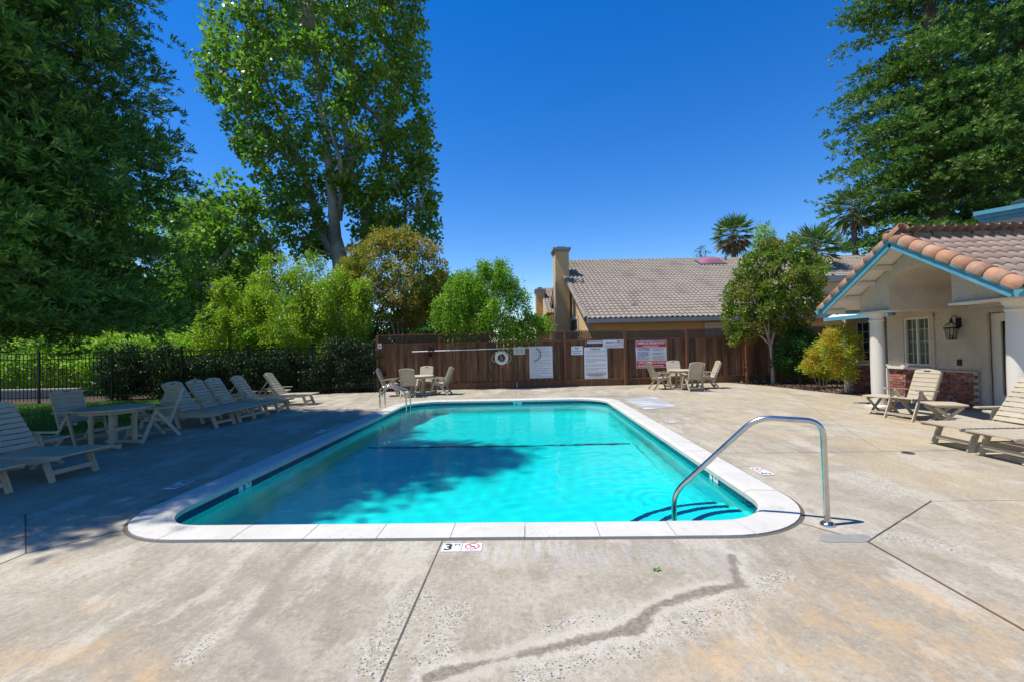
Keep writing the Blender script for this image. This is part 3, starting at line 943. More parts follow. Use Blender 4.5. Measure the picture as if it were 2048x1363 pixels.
# ================================================================== HOUSE BEHIND THE FENCE
HA = RD(3.4)
HO = Vector((3.0, 22.0, 0))
house = thing('tile_roofed_house', 'tan stucco house with large grey tile roof and tall chimney behind the board fence', 'house', HO, HA)
EZ, RZ, RY, HX = 2.80, 7.50, 10.2, 30.0
pit = (RZ - EZ) / RY
def tile_sheet(x0, x1, y0, z0, slope_len, ang, pitch=0.25, course=0.40, amp=0.034, lift=0.035):
    """rows of joined barrel tiles; ang is the roof pitch; local x along the eave, rising with +y"""
    mb = MB(); n = int((x1 - x0) / pitch * 6); rows = int(slope_len / course)
    ca, sa = math.cos(ang), math.sin(ang)
    xs = [x0 + (x1 - x0) * i / n for i in range(n + 1)]
    R_ = random.Random(3)
    for r in range(rows):
        jit = [R_.uniform(-0.010, 0.010) for _ in range(int((x1 - x0) / pitch) + 2)]
        vs = []
        for x in xs:
            ph = (x - x0) / pitch
            w = abs(math.sin(math.pi * ph)) ** 0.8 * amp * 2 - amp
            j = jit[int(ph)]
            for s, hgt in ((r * course + j, w + lift), ((r + 1) * course + 0.03, w), ):
                vs.append((x, y0 + s * ca - hgt * sa, z0 + s * sa + hgt * ca))
            vs.append((x, y0 + (r * course + j) * ca - (w - 0.01) * sa, z0 + (r * course + j) * sa + (w - 0.01) * ca))
        fs = []
        for i in range(n):
            a, b = 3 * i, 3 * i + 3
            fs += [(a, b, b + 1, a + 1), (a + 2, b + 2, b, a)]
        mb.add(vs, fs)
    return mb
ang = math.atan(pit)
SL = math.hypot(RY, RZ - EZ)
r1 = tile_sheet(-0.12, HX, -0.12, EZ + 0.06, SL + 0.05, ang).build('roof_tiles', MAT['greytile'], house); r1['kind'] = 'stuff'
mb = MB()
mb.add([(-0.12, -0.1, EZ), (HX, -0.1, EZ), (HX, RY, RZ), (-0.12, RY, RZ), (-0.12, 2 * RY + 0.1, EZ), (HX, 2 * RY + 0.1, EZ)], [(0, 1, 2, 3), (3, 2, 5, 4)])
mb.build('roof_deck', MAT['greytile'], house)
rt = MB().lathe([(0.10, 0), (0.12, 0.42)], n=10).xf(Matrix.Rotation(RD(90), 4, 'Y')).mesh('ridge_tile', MAT['greytile'])
for i in range(int((HX + 0.1) / 0.38)): put(rt, 'ridge_tile', house, Matrix.Translation((-0.15 + i * 0.38, RY, RZ + 0.06)))
rk = MB().lathe([(0.105, 0), (0.12, 0.44)], n=10).xf(Matrix.Rotation(RD(-90) - 0, 4, 'X')).mesh('rake_tile', MAT['greytile'])
for i in range(int(SL / 0.40)):
    s = i * 0.40
    put(rk, 'rake_tile', house, Matrix.Translation((-0.14, s * math.cos(ang) + 0.38, EZ + 0.10 + s * math.sin(ang) + 0.16)) @ Matrix.Rotation(ang, 4, 'X') @ Matrix.Rotation(math.pi, 4, 'X'))
MB().box((HX / 2, 0.65 + 0.1, 1.35), (HX - 0.6, 0.2, 2.7)).build('wall', MAT['tanwall'], house)
gw = MB(); y1 = 2 * RY - 0.6
gw.extrude_x([(0.7, 0.0), (y1, 0.0), (y1, EZ + 0.2), (RY, RZ - 0.1), (0.7, EZ + 0.2)], 0.25, 0.45)
gw.build('gable_wall', MAT['tanwall'], house)
for sgn in (1, -1):
    ya = RY - sgn * (RY + 0.1)
    MB().bar((-0.03, ya, EZ - 0.08), (-0.03, RY, RZ - 0.06), 0.05, 0.20).build('rake_board', MAT['trim'], house)
MB().box((HX / 2 - 0.06, -0.16, EZ - 0.06), (HX + 0.1, 0.10, 0.19)).build('gutter', MAT['greytrim'], house)
MB().box((HX / 2, 0.28, EZ - 0.10), (HX, 0.75, 0.03)).build('soffit', MAT['tanwall'], house)
ck = MB().box((-0.32, 7.1, 3.75), (0.86, 1.25, 7.5)).build('chimney', MAT['chimney'], house)
MB().box((-0.32, 7.1, 7.56), (1.0, 1.4, 0.12)).box((-0.32, 7.1, 7.68), (1.12, 1.52, 0.12)).build('chimney_cap', MAT['greytrim'], ck)
MB().box((-0.32, 7.1, 7.80), (0.5, 0.7, 0.14)).build('flue_cover', MAT['flash'], ck)
def house_window(px0, py0, px1, py1, Xl=0.22):
    """gable window: pixel box carried to the gable plane (local x = Xl)"""
    M = house.matrix_world.inverted(); nrm = (house.matrix_world.to_3x3() @ Vector((1, 0, 0)))
    p0 = house.matrix_world @ Vector((Xl, 0, 0)); o = Vector((0, 0, CAM_H)); q = []
    for x, y in ((px0, py0), (px1, py1)):
        d = Vector(ray(x, y)); q.append(M @ (o + d * ((p0 - o).dot(nrm) / d.dot(nrm))))
    ya, yb = sorted((q[0].y, q[1].y)); za, zb = sorted((q[0].z, q[1].z))
    f = MB()
    for y in (ya, yb): f.box((Xl, y, (za + zb) / 2), (0.12, 0.16, zb - za + 0.2))
    for z in (za, zb): f.box((Xl + 0.003, (ya + yb) / 2, z), (0.12, yb - ya, 0.16))
    w = f.build('window_frame', MAT['trim'], house)
    MB().box((Xl - 0.0, (ya + yb) / 2, (za + zb) / 2), (0.04, yb - ya - 0.1, zb - za - 0.1)).build('pane', MAT['glass'], w)
    MB().box((Xl + 0.025, (ya + yb) / 2, (za + zb) / 2), (0.015, yb - ya, zb - za)).build('window_interior', MAT['darkroom'], w)
house_window(1129, 597, 1136, 638)
house_window(1143, 640, 1157, 662)
def roof_point(px, py):
    M = house.matrix_world.inverted(); R3 = house.matrix_world.to_3x3()
    nrm = R3 @ Vector((0, -math.sin(ang), math.cos(ang))); p0 = house.matrix_world @ Vector((0, 0, EZ))
    o = Vector((0, 0, CAM_H)); d = Vector(ray(px, py))
    return M @ (o + d * ((p0 - o).dot(nrm) / d.dot(nrm)))
RX = Matrix.Rotation(ang, 4, 'X')
p = roof_point(1420, 529)
sk = MB().box((0, 0, 0.10), (1.75, 1.15, 0.22)).xf(Matrix.Translation(p) @ RX).build('skylight', MAT['flash'], house)
dm = MB(); vs = []
for i in range(9):
    for j in range(7):
        u, v = i / 8 * 2 - 1, j / 6 * 2 - 1
        vs.append((u * 0.80, v * 0.52, 0.21 + 0.30 * (1 - abs(u) ** 3) * (1 - abs(v) ** 3)))
dm.add(vs, [(i * 7 + j, (i + 1) * 7 + j, (i + 1) * 7 + j + 1, i * 7 + j + 1) for i in range(8) for j in range(6)], True)
dm.xf(Matrix.Translation(p) @ RX).build('dome', MAT['mauve'], sk)
for px, py, d in ((1268, 615, (0.45, 0.35, 0.22)), (1166, 572, (0.10, 0.10, 0.45)), (1451, 524, (0.12, 0.12, 0.4)), (1330, 540, (0.3, 0.2, 0.1))):
    p = roof_point(px, py)
    MB().box((p.x, p.y, p.z + d[2] / 2), d, taper=0.7).build('roof_vent', MAT['flash'] if px != 1268 else MAT['greytrim'], house)
# boxed stair tower to the right
tw = AT(1676, 600, 24.4)
ql = house.matrix_world.inverted() @ tw
MB().box((ql.x, ql.y + 0.7, 2.2), (1.7, 1.5, 4.9)).build('stair_tower', MAT['tanwall'], house)
MB().box((ql.x, ql.y + 0.7, 4.78), (2.1, 1.9, 0.30)).build('parapet', MAT['greytrim'], house)
MB().box((ql.x + 0.1, ql.y - 0.08, 3.3), (0.8, 0.05, 1.2)).build('window', MAT['darkroom'], house)
# window under the eave
q0 = house.matrix_world.inverted() @ AT(1437, 655, 22.9)
MB().box((q0.x, 0.63, 2.15), (1.3, 0.06, 0.9)).build('window', MAT['trim'], house)

h2 = thing('tile_roofed_house', 'neighbouring house with a smaller chimney, mostly hidden behind the tan one', 'house', (1.75, 37.0, 0), HA)
MB().box((5.0, 5.0, 2.2), (9.4, 9.6, 4.4)).build('wall', MAT['tanwall'], h2)
r2 = tile_sheet(-0.15, 10, -0.3, 4.3, 6.2, RD(27)).build('roof_tiles', MAT['greytile'], h2); r2['kind'] = 'stuff'
MB().add([(-0.15, -0.3, 4.26), (10, -0.3, 4.26), (10, 5.2, 7.0), (-0.15, 5.2, 7.0), (-0.15, 10.6, 4.26), (10, 10.6, 4.26)], [(0, 1, 2, 3), (3, 2, 5, 4), (0, 3, 4)]).build('roof_deck', MAT['tanwall'], h2)
ck = MB().box((-0.35, 3.2, 3.2), (0.75, 1.1, 6.4)).build('chimney', MAT['chimney'], h2)
MB().box((-0.35, 3.2, 6.5), (0.95, 1.3, 0.26)).box((-0.35, 3.2, 6.72), (0.4, 0.5, 0.2)).build('chimney_cap', MAT['greytrim'], ck)

# ================================================================== POOL HOUSE ON THE RIGHT
PH = Vector((9.4, 9.15, 0))
ph = thing('pool_house', 'cream stucco pool house with teal trim, clay tile porch gable and brick wainscot', 'building', PH)
W = lambda mb, name, mat, par=ph: (mb.xf(Matrix.Translation(-PH)), mb.build(name, mat, par))[1]
YC, XF, XG, XW = 9.15, 7.15, 7.66, 9.40
PITCH = 0.555; pa = math.atan(PITCH)
ZA = 3.50                                        # top of the roof deck at the ridge
roofz = lambda y: ZA - PITCH * abs(y - YC)
XE = 15.0
# main wall with openings for window and door
def wall_x(mb, x0, x1, y0, y1, z0, z1, holes):
    """wall slab in the y-z plane with rectangular holes"""
    ysl = sorted({y0, y1, *[h for q in holes for h in q[:2]]}); zsl = sorted({z0, z1, *[h for q in holes for h in q[2:]]})
    for a, b in zip(ysl[:-1], ysl[1:]):
        for c, d in zip(zsl[:-1], zsl[1:]):
            my, mz = (a + b) / 2, (c + d) / 2
            if not any(h[0] < my < h[1] and h[2] < mz < h[3] for h in holes):
                mb.box(((x0 + x1) / 2, my, mz), (x1 - x0, b - a, d - c))
    return mb
WIN = (10.93, 11.66, 0.90, 2.05); DOOR = (8.62, 9.56, 0.02, 2.03)
W(wall_x(MB(), XW, XW + 0.2, 3.0, 12.2, 0.0, 2.75, [WIN, DOOR]), 'wall', MAT['stucco'])
W(MB().box((11.7, 12.1, 1.3), (4.2, 0.2, 2.6)), 'wall', MAT['stucco'])
# wing wall facing the bed, with a window
WY = 13.85; WW = (9.78, 10.62, 0.90, 2.08)
mb = MB()
xs_ = [9.52, WW[0], WW[1], 13.5]; zs_ = [0.0, WW[2], WW[3], 2.3]
for i in range(3):
    for j in range(3):
        if not (i == 1 and j == 1):
            mb.box(((xs_[i] + xs_[i + 1]) / 2, WY + 0.1, (zs_[j] + zs_[j + 1]) / 2), (xs_[i + 1] - xs_[i], 0.2, zs_[j + 1] - zs_[j]))
mb.bar((9.60, 13.97, 1.15), (13.2, 18.6, 1.15), 0.2, 2.296)
W(mb, 'wing_wall', MAT['stucco'])
W(MB().add([(9.25, 13.3, 2.28), (14, 13.3, 2.28), (14, 15.9, 3.2), (11.6, 15.9, 3.2), (13.0, 18.7, 2.28)], [(0, 1, 2, 3), (0, 3, 4)]), 'wing_roof', MAT['tile'])
W(MB().box((11.6, 13.24, 2.22), (4.9, 0.12, 0.13)), 'wing_gutter', MAT['teal'])
# porch mass: beams, gable and barrel vault
yl, yr = 10.70, 7.00; al, ar = 9.86, 8.44; zb = 2.15; zs = 2.64
arcp = [((al + ar) / 2 + (al - ar) / 2 * math.cos(RD(180 * i / 16)), zs + 0.34 * math.sin(RD(180 * i / 16))) for i in range(17)]
prof = [(yl, zb), (yl, roofz(yl) - 0.10), (YC, ZA - 0.10), (yr, roofz(yr) - 0.10), (yr, zb), (ar, zb), *arcp[::-1], (al, zb)]
W(MB().extrude_x(prof, XG, XW - 0.01), 'gable_wall', MAT['stucco'])
W(MB().box((XG + 0.06, (yl + al) / 2, zb - 0.016), (0.30, yl - al - 0.03, 0.034)), 'beam_moulding', MAT['trim'])
W(MB().box((XG + 0.06, (yr + ar) / 2, zb - 0.016), (0.30, ar - yr - 0.03, 0.034)), 'beam_moulding', MAT['trim'])
W(MB().box((XW - 0.06, 10.0, 2.21), (0.13, 3.4, 0.16)), 'ledger', MAT['stucco'])
# columns
def column(y):
    c = W(MB().lathe([(0.128, 0.10), (0.137, 0.5), (0.137, 0.95), (0.122, 1.95)], (7.76, y, 0), 28), 'column_shaft', MAT['trim'])
    W(MB().lathe([(0.126, 1.93), (0.142, 1.945), (0.142, 1.97), (0.126, 1.98), (0.126, 2.02), (0.155, 2.05), (0.155, 2.075), (0.172, 2.085), (0.172, 2.12)], (7.76, y, 0), 28), 'capital', MAT['trim'], c)
    W(MB().box((7.76, y, 0.045), (0.38, 0.38, 0.065)).lathe([(0.17, 0.07), (0.17, 0.10), (0.14, 0.115)], (7.76, y, 0), 28), 'column_base', MAT['trim'], c)
column(10.36); column(7.47)
# roof deck, soffit, fascia
ye0, ye1 = 6.92, 11.26
W(MB().extrude_x([(ye0, roofz(ye0)), (YC, ZA), (ye1, roofz(ye1)), (ye1, roofz(ye1) - 0.07), (YC, ZA - 0.075), (ye0, roofz(ye0) - 0.07)], XF + 0.04, XE), 'roof_deck', MAT['trim'])
for sgn, ye in ((1, ye1), (-1, ye0)):
    f = W(MB().bar((XF + 0.02, YC, ZA - 0.075), (XF + 0.02, ye, roofz(ye) - 0.075), 0.035, 0.175, up=(0, 0, 1)), 'fascia', MAT['teal'])
    W(MB().bar((XF - 0.012, YC, ZA - 0.012), (XF - 0.012, ye, roofz(ye) - 0.012), 0.03, 0.06, up=(0, 0, 1)), 'fascia_trim', MAT['teal'], f)
    for k in range(4):
        yy = YC + sgn * (0.62 + 0.48 * k)
        if abs(yy - YC) < 2.2: W(MB().bar((XF + 0.05, yy, roofz(yy) - 0.13), (XG - 0.002, yy, roofz(yy) - 0.13), 0.07, 0.10), 'rafter_tail', MAT['trim'])
    # eave gutters run back along the slope foot
    yg = ye + sgn * 0.06
    g = MB()
    sec = [(0, 0), (sgn * 0.02, -0.045), (sgn * 0.055, -0.05), (sgn * 0.075, 0.0), (sgn * 0.13, 0.03), (sgn * 0.13, 0.055), (sgn * 0.0, 0.055)]
    g.extrude_x([(yg + a, roofz(ye) - 0.11 + b) for a, b in sec], XF - 0.05, XE)
    W(g, 'gutter', MAT['teal'])
W(MB().tube([(XF + 0.09, 9.35, ZA - 0.26), (XF + 0.09, 10.3, roofz(10.3) - 0.16), (XF + 0.09, 11.2, roofz(11.2) - 0.14), (XF + 0.4, 11.3, roofz(11.3) - 0.15)], 0.012, 6), 'conduit', MAT['trim'])
# tiles
def barrel(r0, r1, L, n=9, th=0.014, arcdeg=200):
    vs, fs = [], []
    for (z, r) in ((0, r0), (L, r1)):
        for rr in (r, r - th):
            for i in range(n):
                a = RD(90 - arcdeg / 2 + arcdeg * i / (n - 1))
                vs.append((rr * math.cos(a), rr * math.sin(a), z))
    o = lambda s, k, i: (s * 2 + k) * n + i
    for i in range(n - 1):
        fs += [(o(0, 0, i), o(0, 0, i + 1), o(1, 0, i + 1), o(1, 0, i)), (o(0, 1, i + 1), o(0, 1, i), o(1, 1, i), o(1, 1, i + 1)),
               (o(0, 0, i + 1), o(0, 0, i), o(0, 1, i), o(0, 1, i + 1)), (o(1, 0, i), o(1, 0, i + 1), o(1, 1, i + 1), o(1, 1, i))]
    return MB().add(vs, fs, True)
PT, CO = 0.20, 0.305
def s_tile(L=0.40):
    """one interlocking tile: a roll and a flat pan; x across, -z down the slope (z = length), y up"""
    pr = [(-0.02, 0.0)] + [(0.06 + 0.066 * math.cos(RD(180 - 180 * i / 6)), 0.058 * math.sin(RD(180 * i / 6))) for i in range(7)] + [(0.185, 0.002)]
    n = len(pr); vs, fs = [], []
    for z, lift in ((0, 0.022), (L, 0.0)):
        for dy in (0.0, -0.016):
            vs += [(x, y + lift + dy, z) for x, y in pr]
    for i in range(n - 1):
        fs += [(i, i + 1, 2 * n + i + 1, 2 * n + i), (n + i + 1, n + i, 3 * n + i, 3 * n + i + 1), (i + 1, i, n + i, n + i + 1)]
    return MB().add(vs, fs, True)
stm = s_tile().mesh('roof_tile', MAT['tile'])
rkm = barrel(0.138, 0.116, 0.40, arcdeg=215).mesh('rake_tile', MAT['raketile'])
rgm = barrel(0.135, 0.115, 0.44).mesh('ridge_tile', MAT['ridgetile'])
def frame(o, x, y, z):
    M = Matrix.Identity(4)
    for i in range(3): M[i][0], M[i][1], M[i][2], M[i][3] = x[i], y[i], z[i], o[i]
    return M
LS = 2.26 / math.cos(pa)
rng = random.Random(6)
ncol = 26
for sgn in (-1, 1):                      # -1: slope facing the camera
    up = Vector((0, -sgn * math.cos(pa), math.sin(pa))); nn = Vector((0, sgn * math.sin(pa), math.cos(pa)))
    ye = ye0 if sgn < 0 else ye1
    foot = Vector((0, ye + sgn * 0.10, roofz(ye) - 0.055))
    nrow = int((LS + 0.02) / CO) + 1
    far = MB()
    for r in range(nrow):
        for c in range(ncol):
            x = XF + 0.17 + c * PT + (0 if sgn < 0 else PT)
            o = Vector((x, 0, 0)) + foot + up * (r * CO + rng.uniform(-0.006, 0.006)) + nn * (0.012 + rng.uniform(0, 0.004)) - PH
            ax = Vector((1, 0, 0)) if sgn < 0 else Vector((-1, 0, 0))
            M = frame(o, ax, nn, up)
            if sgn < 0: put(stm, 'roof_tile', ph, M)
            else:
                q = s_tile(); q.xf(M); far.add(q.v, q.f, True)
        o = Vector((XF + 0.09, 0, 0)) + foot + up * (r * CO - 0.02) + nn * 0.022 - PH
        ro = Matrix.Rotation(rng.uniform(-0.03, 0.03), 4, 'Y')
        put(rkm, 'rake_tile', ph, frame(o, Vector((1, 0, 0)), nn, up) @ ro)
    if sgn > 0:
        fo = far.build('roof_tiles', MAT['tile'], ph); fo['kind'] = 'stuff'
for i in range(20):
    o = Vector((XF - 0.02 + i * 0.375, YC + rng.uniform(-0.006, 0.006), ZA + 0.035)) - PH
    put(rgm, 'ridge_tile', ph, frame(o, Vector((0, 1, 0)), Vector((0, 0, 1)), Vector((1, 0, 0))) @ Matrix.Rotation(0.02, 4, 'X'))
W(MB().add([(8.94, 11.30, 2.20), (8.94, 13.90, 2.20), (9.70, 13.90, 2.62), (9.70, 11.30, 2.62), (8.94, 11.30, 2.16), (8.94, 13.90, 2.16), (9.70, 13.90, 2.20), (9.70, 11.30, 2.20)],
    [(0, 1, 2, 3), (4, 5, 6, 7), (0, 1, 5, 4), (1, 2, 6, 5), (2, 3, 7, 6), (3, 0, 4, 7)]), 'side_eave', MAT['trim'])
W(MB().box((8.90, 12.60, 2.165), (0.09, 2.55, 0.10)), 'gutter', MAT['teal'])
# brick wainscot
bk = MB().box((0, 0, 0), (0.06, 0.195, 0.058)).mesh('brick', MAT['brick'])
for v in bk.vertices: v.co.x += (v.index % 3 - 1) * 0.004
mo = W(MB().box((XW - 0.018, (9.80 + 12.08) / 2, 0.40), (0.036, 2.28, 0.80)), 'wainscot', MAT['mortar'])
for r in range(12):
    y = 9.82 + (0.1 if r % 2 else 0.0)
    while y < 12.0:
        put(bk, 'brick', mo, Matrix.Translation(Vector((XW - 0.030 + rng.uniform(-0.008, 0.008), y + 0.09, 0.045 + r * 0.0665 + rng.uniform(-0.004, 0.004))) - PH) @ Matrix.Rotation(rng.uniform(-0.02, 0.02), 4, 'X'))
        y += 0.206 + rng.uniform(-0.004, 0.006)
W(MB().box((XW - 0.05, 11.5, 0.835), (0.14, 1.25, 0.055)), 'wainscot_cap', MAT['trim'])
W(MB().box((XW - 0.03, 10.33, 0.815), (0.08, 1.09, 0.03)), 'wainscot_cap', MAT['stucco'])
W(MB().box((XW - 0.05, 12.15, 0.45), (0.14, 0.12, 0.90)), 'corner_post', MAT['trim'])
mo2 = W(MB().box((10.35, WY - 0.018, 0.40), (1.7, 0.036, 0.80)), 'wainscot', MAT['mortar'])
bk2 = MB().box((0, 0, 0), (0.195, 0.06, 0.058)).mesh('brick', MAT['brick'])
for r in range(12):
    x = 9.53 + (0.1 if r % 2 else 0.0)
    while x < 10.7:
        put(bk2, 'brick', mo2, Matrix.Translation(Vector((x + 0.09, WY - 0.030 + rng.uniform(-0.008, 0.008), 0.045 + r * 0.0665)) - PH))
        x += 0.206 + rng.uniform(-0.004, 0.006)
W(MB().box((10.2, WY - 0.05, 0.835), (1.4, 0.14, 0.055)), 'wainscot_cap', MAT['trim'])
# windows
def window_x(x, y0, y1, z0, z1, rows, cols):
    f = MB(); t = 0.045
    for y in (y0 + t / 2, y1 - t / 2): f.box((x, y, (z0 + z1) / 2), (0.07, t, z1 - z0 - 0.002))
    for z in (z0 + t / 2, z1 - t / 2): f.box((x + 0.002, (y0 + y1) / 2, z), (0.07, y1 - y0 - 2 * t, t))
    fr_ = W(f, 'window_frame', MAT['trim'])
    ym = (y0 + y1) / 2
    W(MB().box((x - 0.004, ym, (z0 + z1) / 2), (0.05, 0.035, z1 - z0 - 2 * t)), 'mullion', MAT['trim'], fr_)
    gm = MB()
    for r in range(1, rows):
        z = z0 + (z1 - z0) * r / rows
        for a, b in ((y0 + t, ym - 0.02), (ym + 0.02, y1 - t)): gm.box((x + 0.01, (a + b) / 2, z), (0.012, b - a, 0.009))
    for a, b in ((y0 + t, ym - 0.02), (ym + 0.02, y1 - t)):
        for c in range(1, cols):
            gm.box((x + 0.012, a + (b - a) * c / cols, (z0 + z1) / 2), (0.012, 0.009, z1 - z0 - 2 * t))
    W(gm, 'glazing_bars', MAT['trim'], fr_)
    W(MB().box((x + 0.025, ym, (z0 + z1) / 2), (0.006, y1 - y0 - 2 * t, z1 - z0 - 2 * t)), 'pane', MAT['glass'], fr_)
    for k in range(int((z1 - z0) / 0.038)):
        W(MB().box((x + 0.07, (y0 + y1) / 2, z0 + 0.05 + k * 0.038), (0.036, (y1 - y0) * 0.90, 0.004), Matrix.Rotation(RD(62), 3, 'Y')), 'blind_slat', MAT['blind'], fr_)
    W(MB().box((x + 0.16, ym, (z0 + z1) / 2), (0.01, y1 - y0, z1 - z0)), 'interior', MAT['darkroom'], fr_)
window_x(XW + 0.03, *WIN, 4, 2)
W(MB().box((XW - 0.012, 10.87, 1.47), (0.03, 0.12, 1.24)).box((XW - 0.012, 11.72, 1.47), (0.03, 0.12, 1.24)).box((XW - 0.014, 11.295, 2.11), (0.03, 0.97, 0.12)), 'window_surround', MAT['stucco'])
f = MB(); t_ = 0.045
for xx in (WW[0] + 0.02, (WW[0] + WW[1]) / 2, WW[1] - 0.02): f.box((xx, WY + 0.03, (WW[2] + WW[3]) / 2), (t_, 0.06, WW[3] - WW[2]))
for zz in (WW[2] + 0.022, WW[3] - 0.022): f.box(((WW[0] + WW[1]) / 2, WY + 0.032, zz), (WW[1] - WW[0], 0.06, t_))
for zz in range(1, 4): f.box(((WW[0] + WW[1]) / 2, WY + 0.034, WW[2] + (WW[3] - WW[2]) * zz / 4), (WW[1] - WW[0], 0.014, 0.016))
for xx in (1, 3): f.box((WW[0] + (WW[1] - WW[0]) * xx / 4, WY + 0.036, (WW[2] + WW[3]) / 2), (0.016, 0.014, WW[3] - WW[2]))
wf_ = W(f, 'window_frame', MAT['trim'])
W(MB().box(((WW[0] + WW[1]) / 2, WY + 0.06, (WW[2] + WW[3]) / 2), (WW[1] - WW[0], 0.006, WW[3] - WW[2])), 'pane', MAT['glass'], wf_)
W(MB().box(((WW[0] + WW[1]) / 2, WY + 0.18, (WW[2] + WW[3]) / 2), (WW[1] - WW[0], 0.01, WW[3] - WW[2])), 'interior', MAT['darkroom'], wf_)
# door
d0, d1, e0, e1 = DOOR
dm = MB()
for y in (d0 - 0.05, d1 + 0.07): dm.box((XW - 0.015, y, 1.03), (0.07, 0.14 if y > d1 else 0.10, 2.06))
dm.box((XW - 0.015, (d0 + d1) / 2, 2.08), (0.072, d1 - d0 + 0.24, 0.09))
W(dm, 'door_frame', MAT['stucco'])
dd = MB()
for y in (d0 + 0.07, d1 - 0.085): dd.box((XW + 0.06, y, 1.02), (0.045, 0.14 if y < d0 + 0.1 else 0.17, 1.98))
for z, h in ((0.20, 0.36), (1.93, 0.17)): dd.box((XW + 0.06, (d0 + d1) / 2 - 0.015, z), (0.043, d1 - d0 - 0.31, h))
door = W(dd, 'door', MAT['trim'])
W(MB().box((XW + 0.065, (d0 + d1) / 2, 1.10), (0.008, d1 - d0 - 0.28, 1.5)), 'pane', MAT['glass'], door)
bl = MB().box((0, 0, 0), (0.030, d1 - d0 - 0.32, 0.004), Matrix.Rotation(RD(35), 3, 'Y')).mesh('blind_slat', MAT['blind'])
for k in range(38):
    put(bl, 'blind_slat', door, Matrix.Translation(Vector((XW + 0.11, (d0 + d1) / 2, 0.42 + k * 0.037)) - PH))
W(MB().box((XW + 0.2, (d0 + d1) / 2, 1.1), (0.01, d1 - d0, 1.9)), 'interior', MAT['darkroom'], door)
W(MB().tube([(XW + 0.03, d0 + 0.06, 1.0), (XW - 0.03, d0 + 0.06, 1.0)], 0.025, 10), 'handle', MAT['steel'], door)
swp = Vector((0, 0, 0)); dvec = ray(1918, 724); tt = (XW - 0.02) / dvec[0]
W(MB().box((XW - 0.012, dvec[1] * tt, dvec[2] * tt + CAM_H), (0.03, 0.085, 0.13)), 'switch_cover', MAT['net'])
# roof-top chimney stack
tq = lambda px, py, Y: AT(px, py, Y)
a_, b_ = tq(1953, 455, 11.2), tq(2012, 455, 11.2)
cxm = (a_.x + b_.x) / 2 + 0.35; wz = b_.x - a_.x
q = AT(2035, 450, 11.6)
RS = Matrix.Translation((q.x, q.y, 0)) @ Matrix.Rotation(RD(38), 4, 'Z')
stk = W(MB().box((0, 0, 3.6), (1.05, 1.05, 1.7)).xf(RS), 'chimney', MAT['stucco'])
W(MB().box((0, 0, 4.43), (1.14, 1.14, 0.09)).box((0, 0, 4.52), (1.24, 1.24, 0.10)).box((0, 0, 4.62), (1.34, 1.34, 0.10)).xf(RS), 'chimney_cap', MAT['teal'], stk)
W(MB().lathe([(0.24, 4.67), (0.24, 4.79), (0.28, 4.80), (0.28, 4.86)], (q.x + 0.15, q.y - 0.1, 0), 20), 'flue', MAT['flash'], stk)

# wall lantern
dl = ray(1919, 660); tl = XW / dl[0]
LP = Vector((XW, dl[1] * tl, 0))
lz = 1.50
wl = thing('wall_lantern', 'black metal lantern with domed cage top on the stucco wall beside the door', 'lantern', (XW - 0.17, LP.y, lz))
MB().lathe([(0.075, 0.0), (0.085, 0.012), (0.085, 0.02)], n=6).build('base_plate', MAT['lantern'], wl)
cg = MB()
for k in range(6):
    a = RD(60 * k + 30)
    cg.tube([(0.075 * math.cos(a), 0.075 * math.sin(a), 0.0), (0.115 * math.cos(a), 0.115 * math.sin(a), 0.24)], 0.006, 5)
    cg.tube([(0.125 * math.cos(a) * q, 0.125 * math.sin(a) * q, 0.255 + h) for q, h in ((1, 0), (0.9, 0.05), (0.6, 0.09), (0.2, 0.115))], 0.006, 5)
cg.build('cage', MAT['lantern'], wl)
MB().lathe([(0.125, 0.24), (0.138, 0.245), (0.138, 0.262), (0.12, 0.27)], n=24).build('rim', MAT['lantern'], wl)
MB().lathe([(0.07, 0.005), (0.109, 0.238)], n=6, smooth=False).build('glass_panes', MAT['glass'], wl)
MB().lathe([(0.025, 0.36), (0.035, 0.38), (0.02, 0.40), (0.03, 0.42), (0.012, 0.45)], n=12).build('finial', MAT['lantern'], wl)
MB().tube([(0.0, 0, 0.44), (0.02, 0, 0.49), (0.07, 0, 0.52), (0.13, 0, 0.48), (0.165, 0, 0.38)], 0.009, 8).box((0.155, 0, 0.36), (0.03, 0.10, 0.20)).build('bracket', MAT['lantern'], wl)
cn = MB()
for k in range(3): cn.tube([(0.03 * math.cos(RD(120 * k)), 0.03 * math.sin(RD(120 * k)), 0.02), (0.03 * math.cos(RD(120 * k)), 0.03 * math.sin(RD(120 * k)), 0.11)], 0.011, 8)
cn.build('candle', MAT['lantern'], wl)

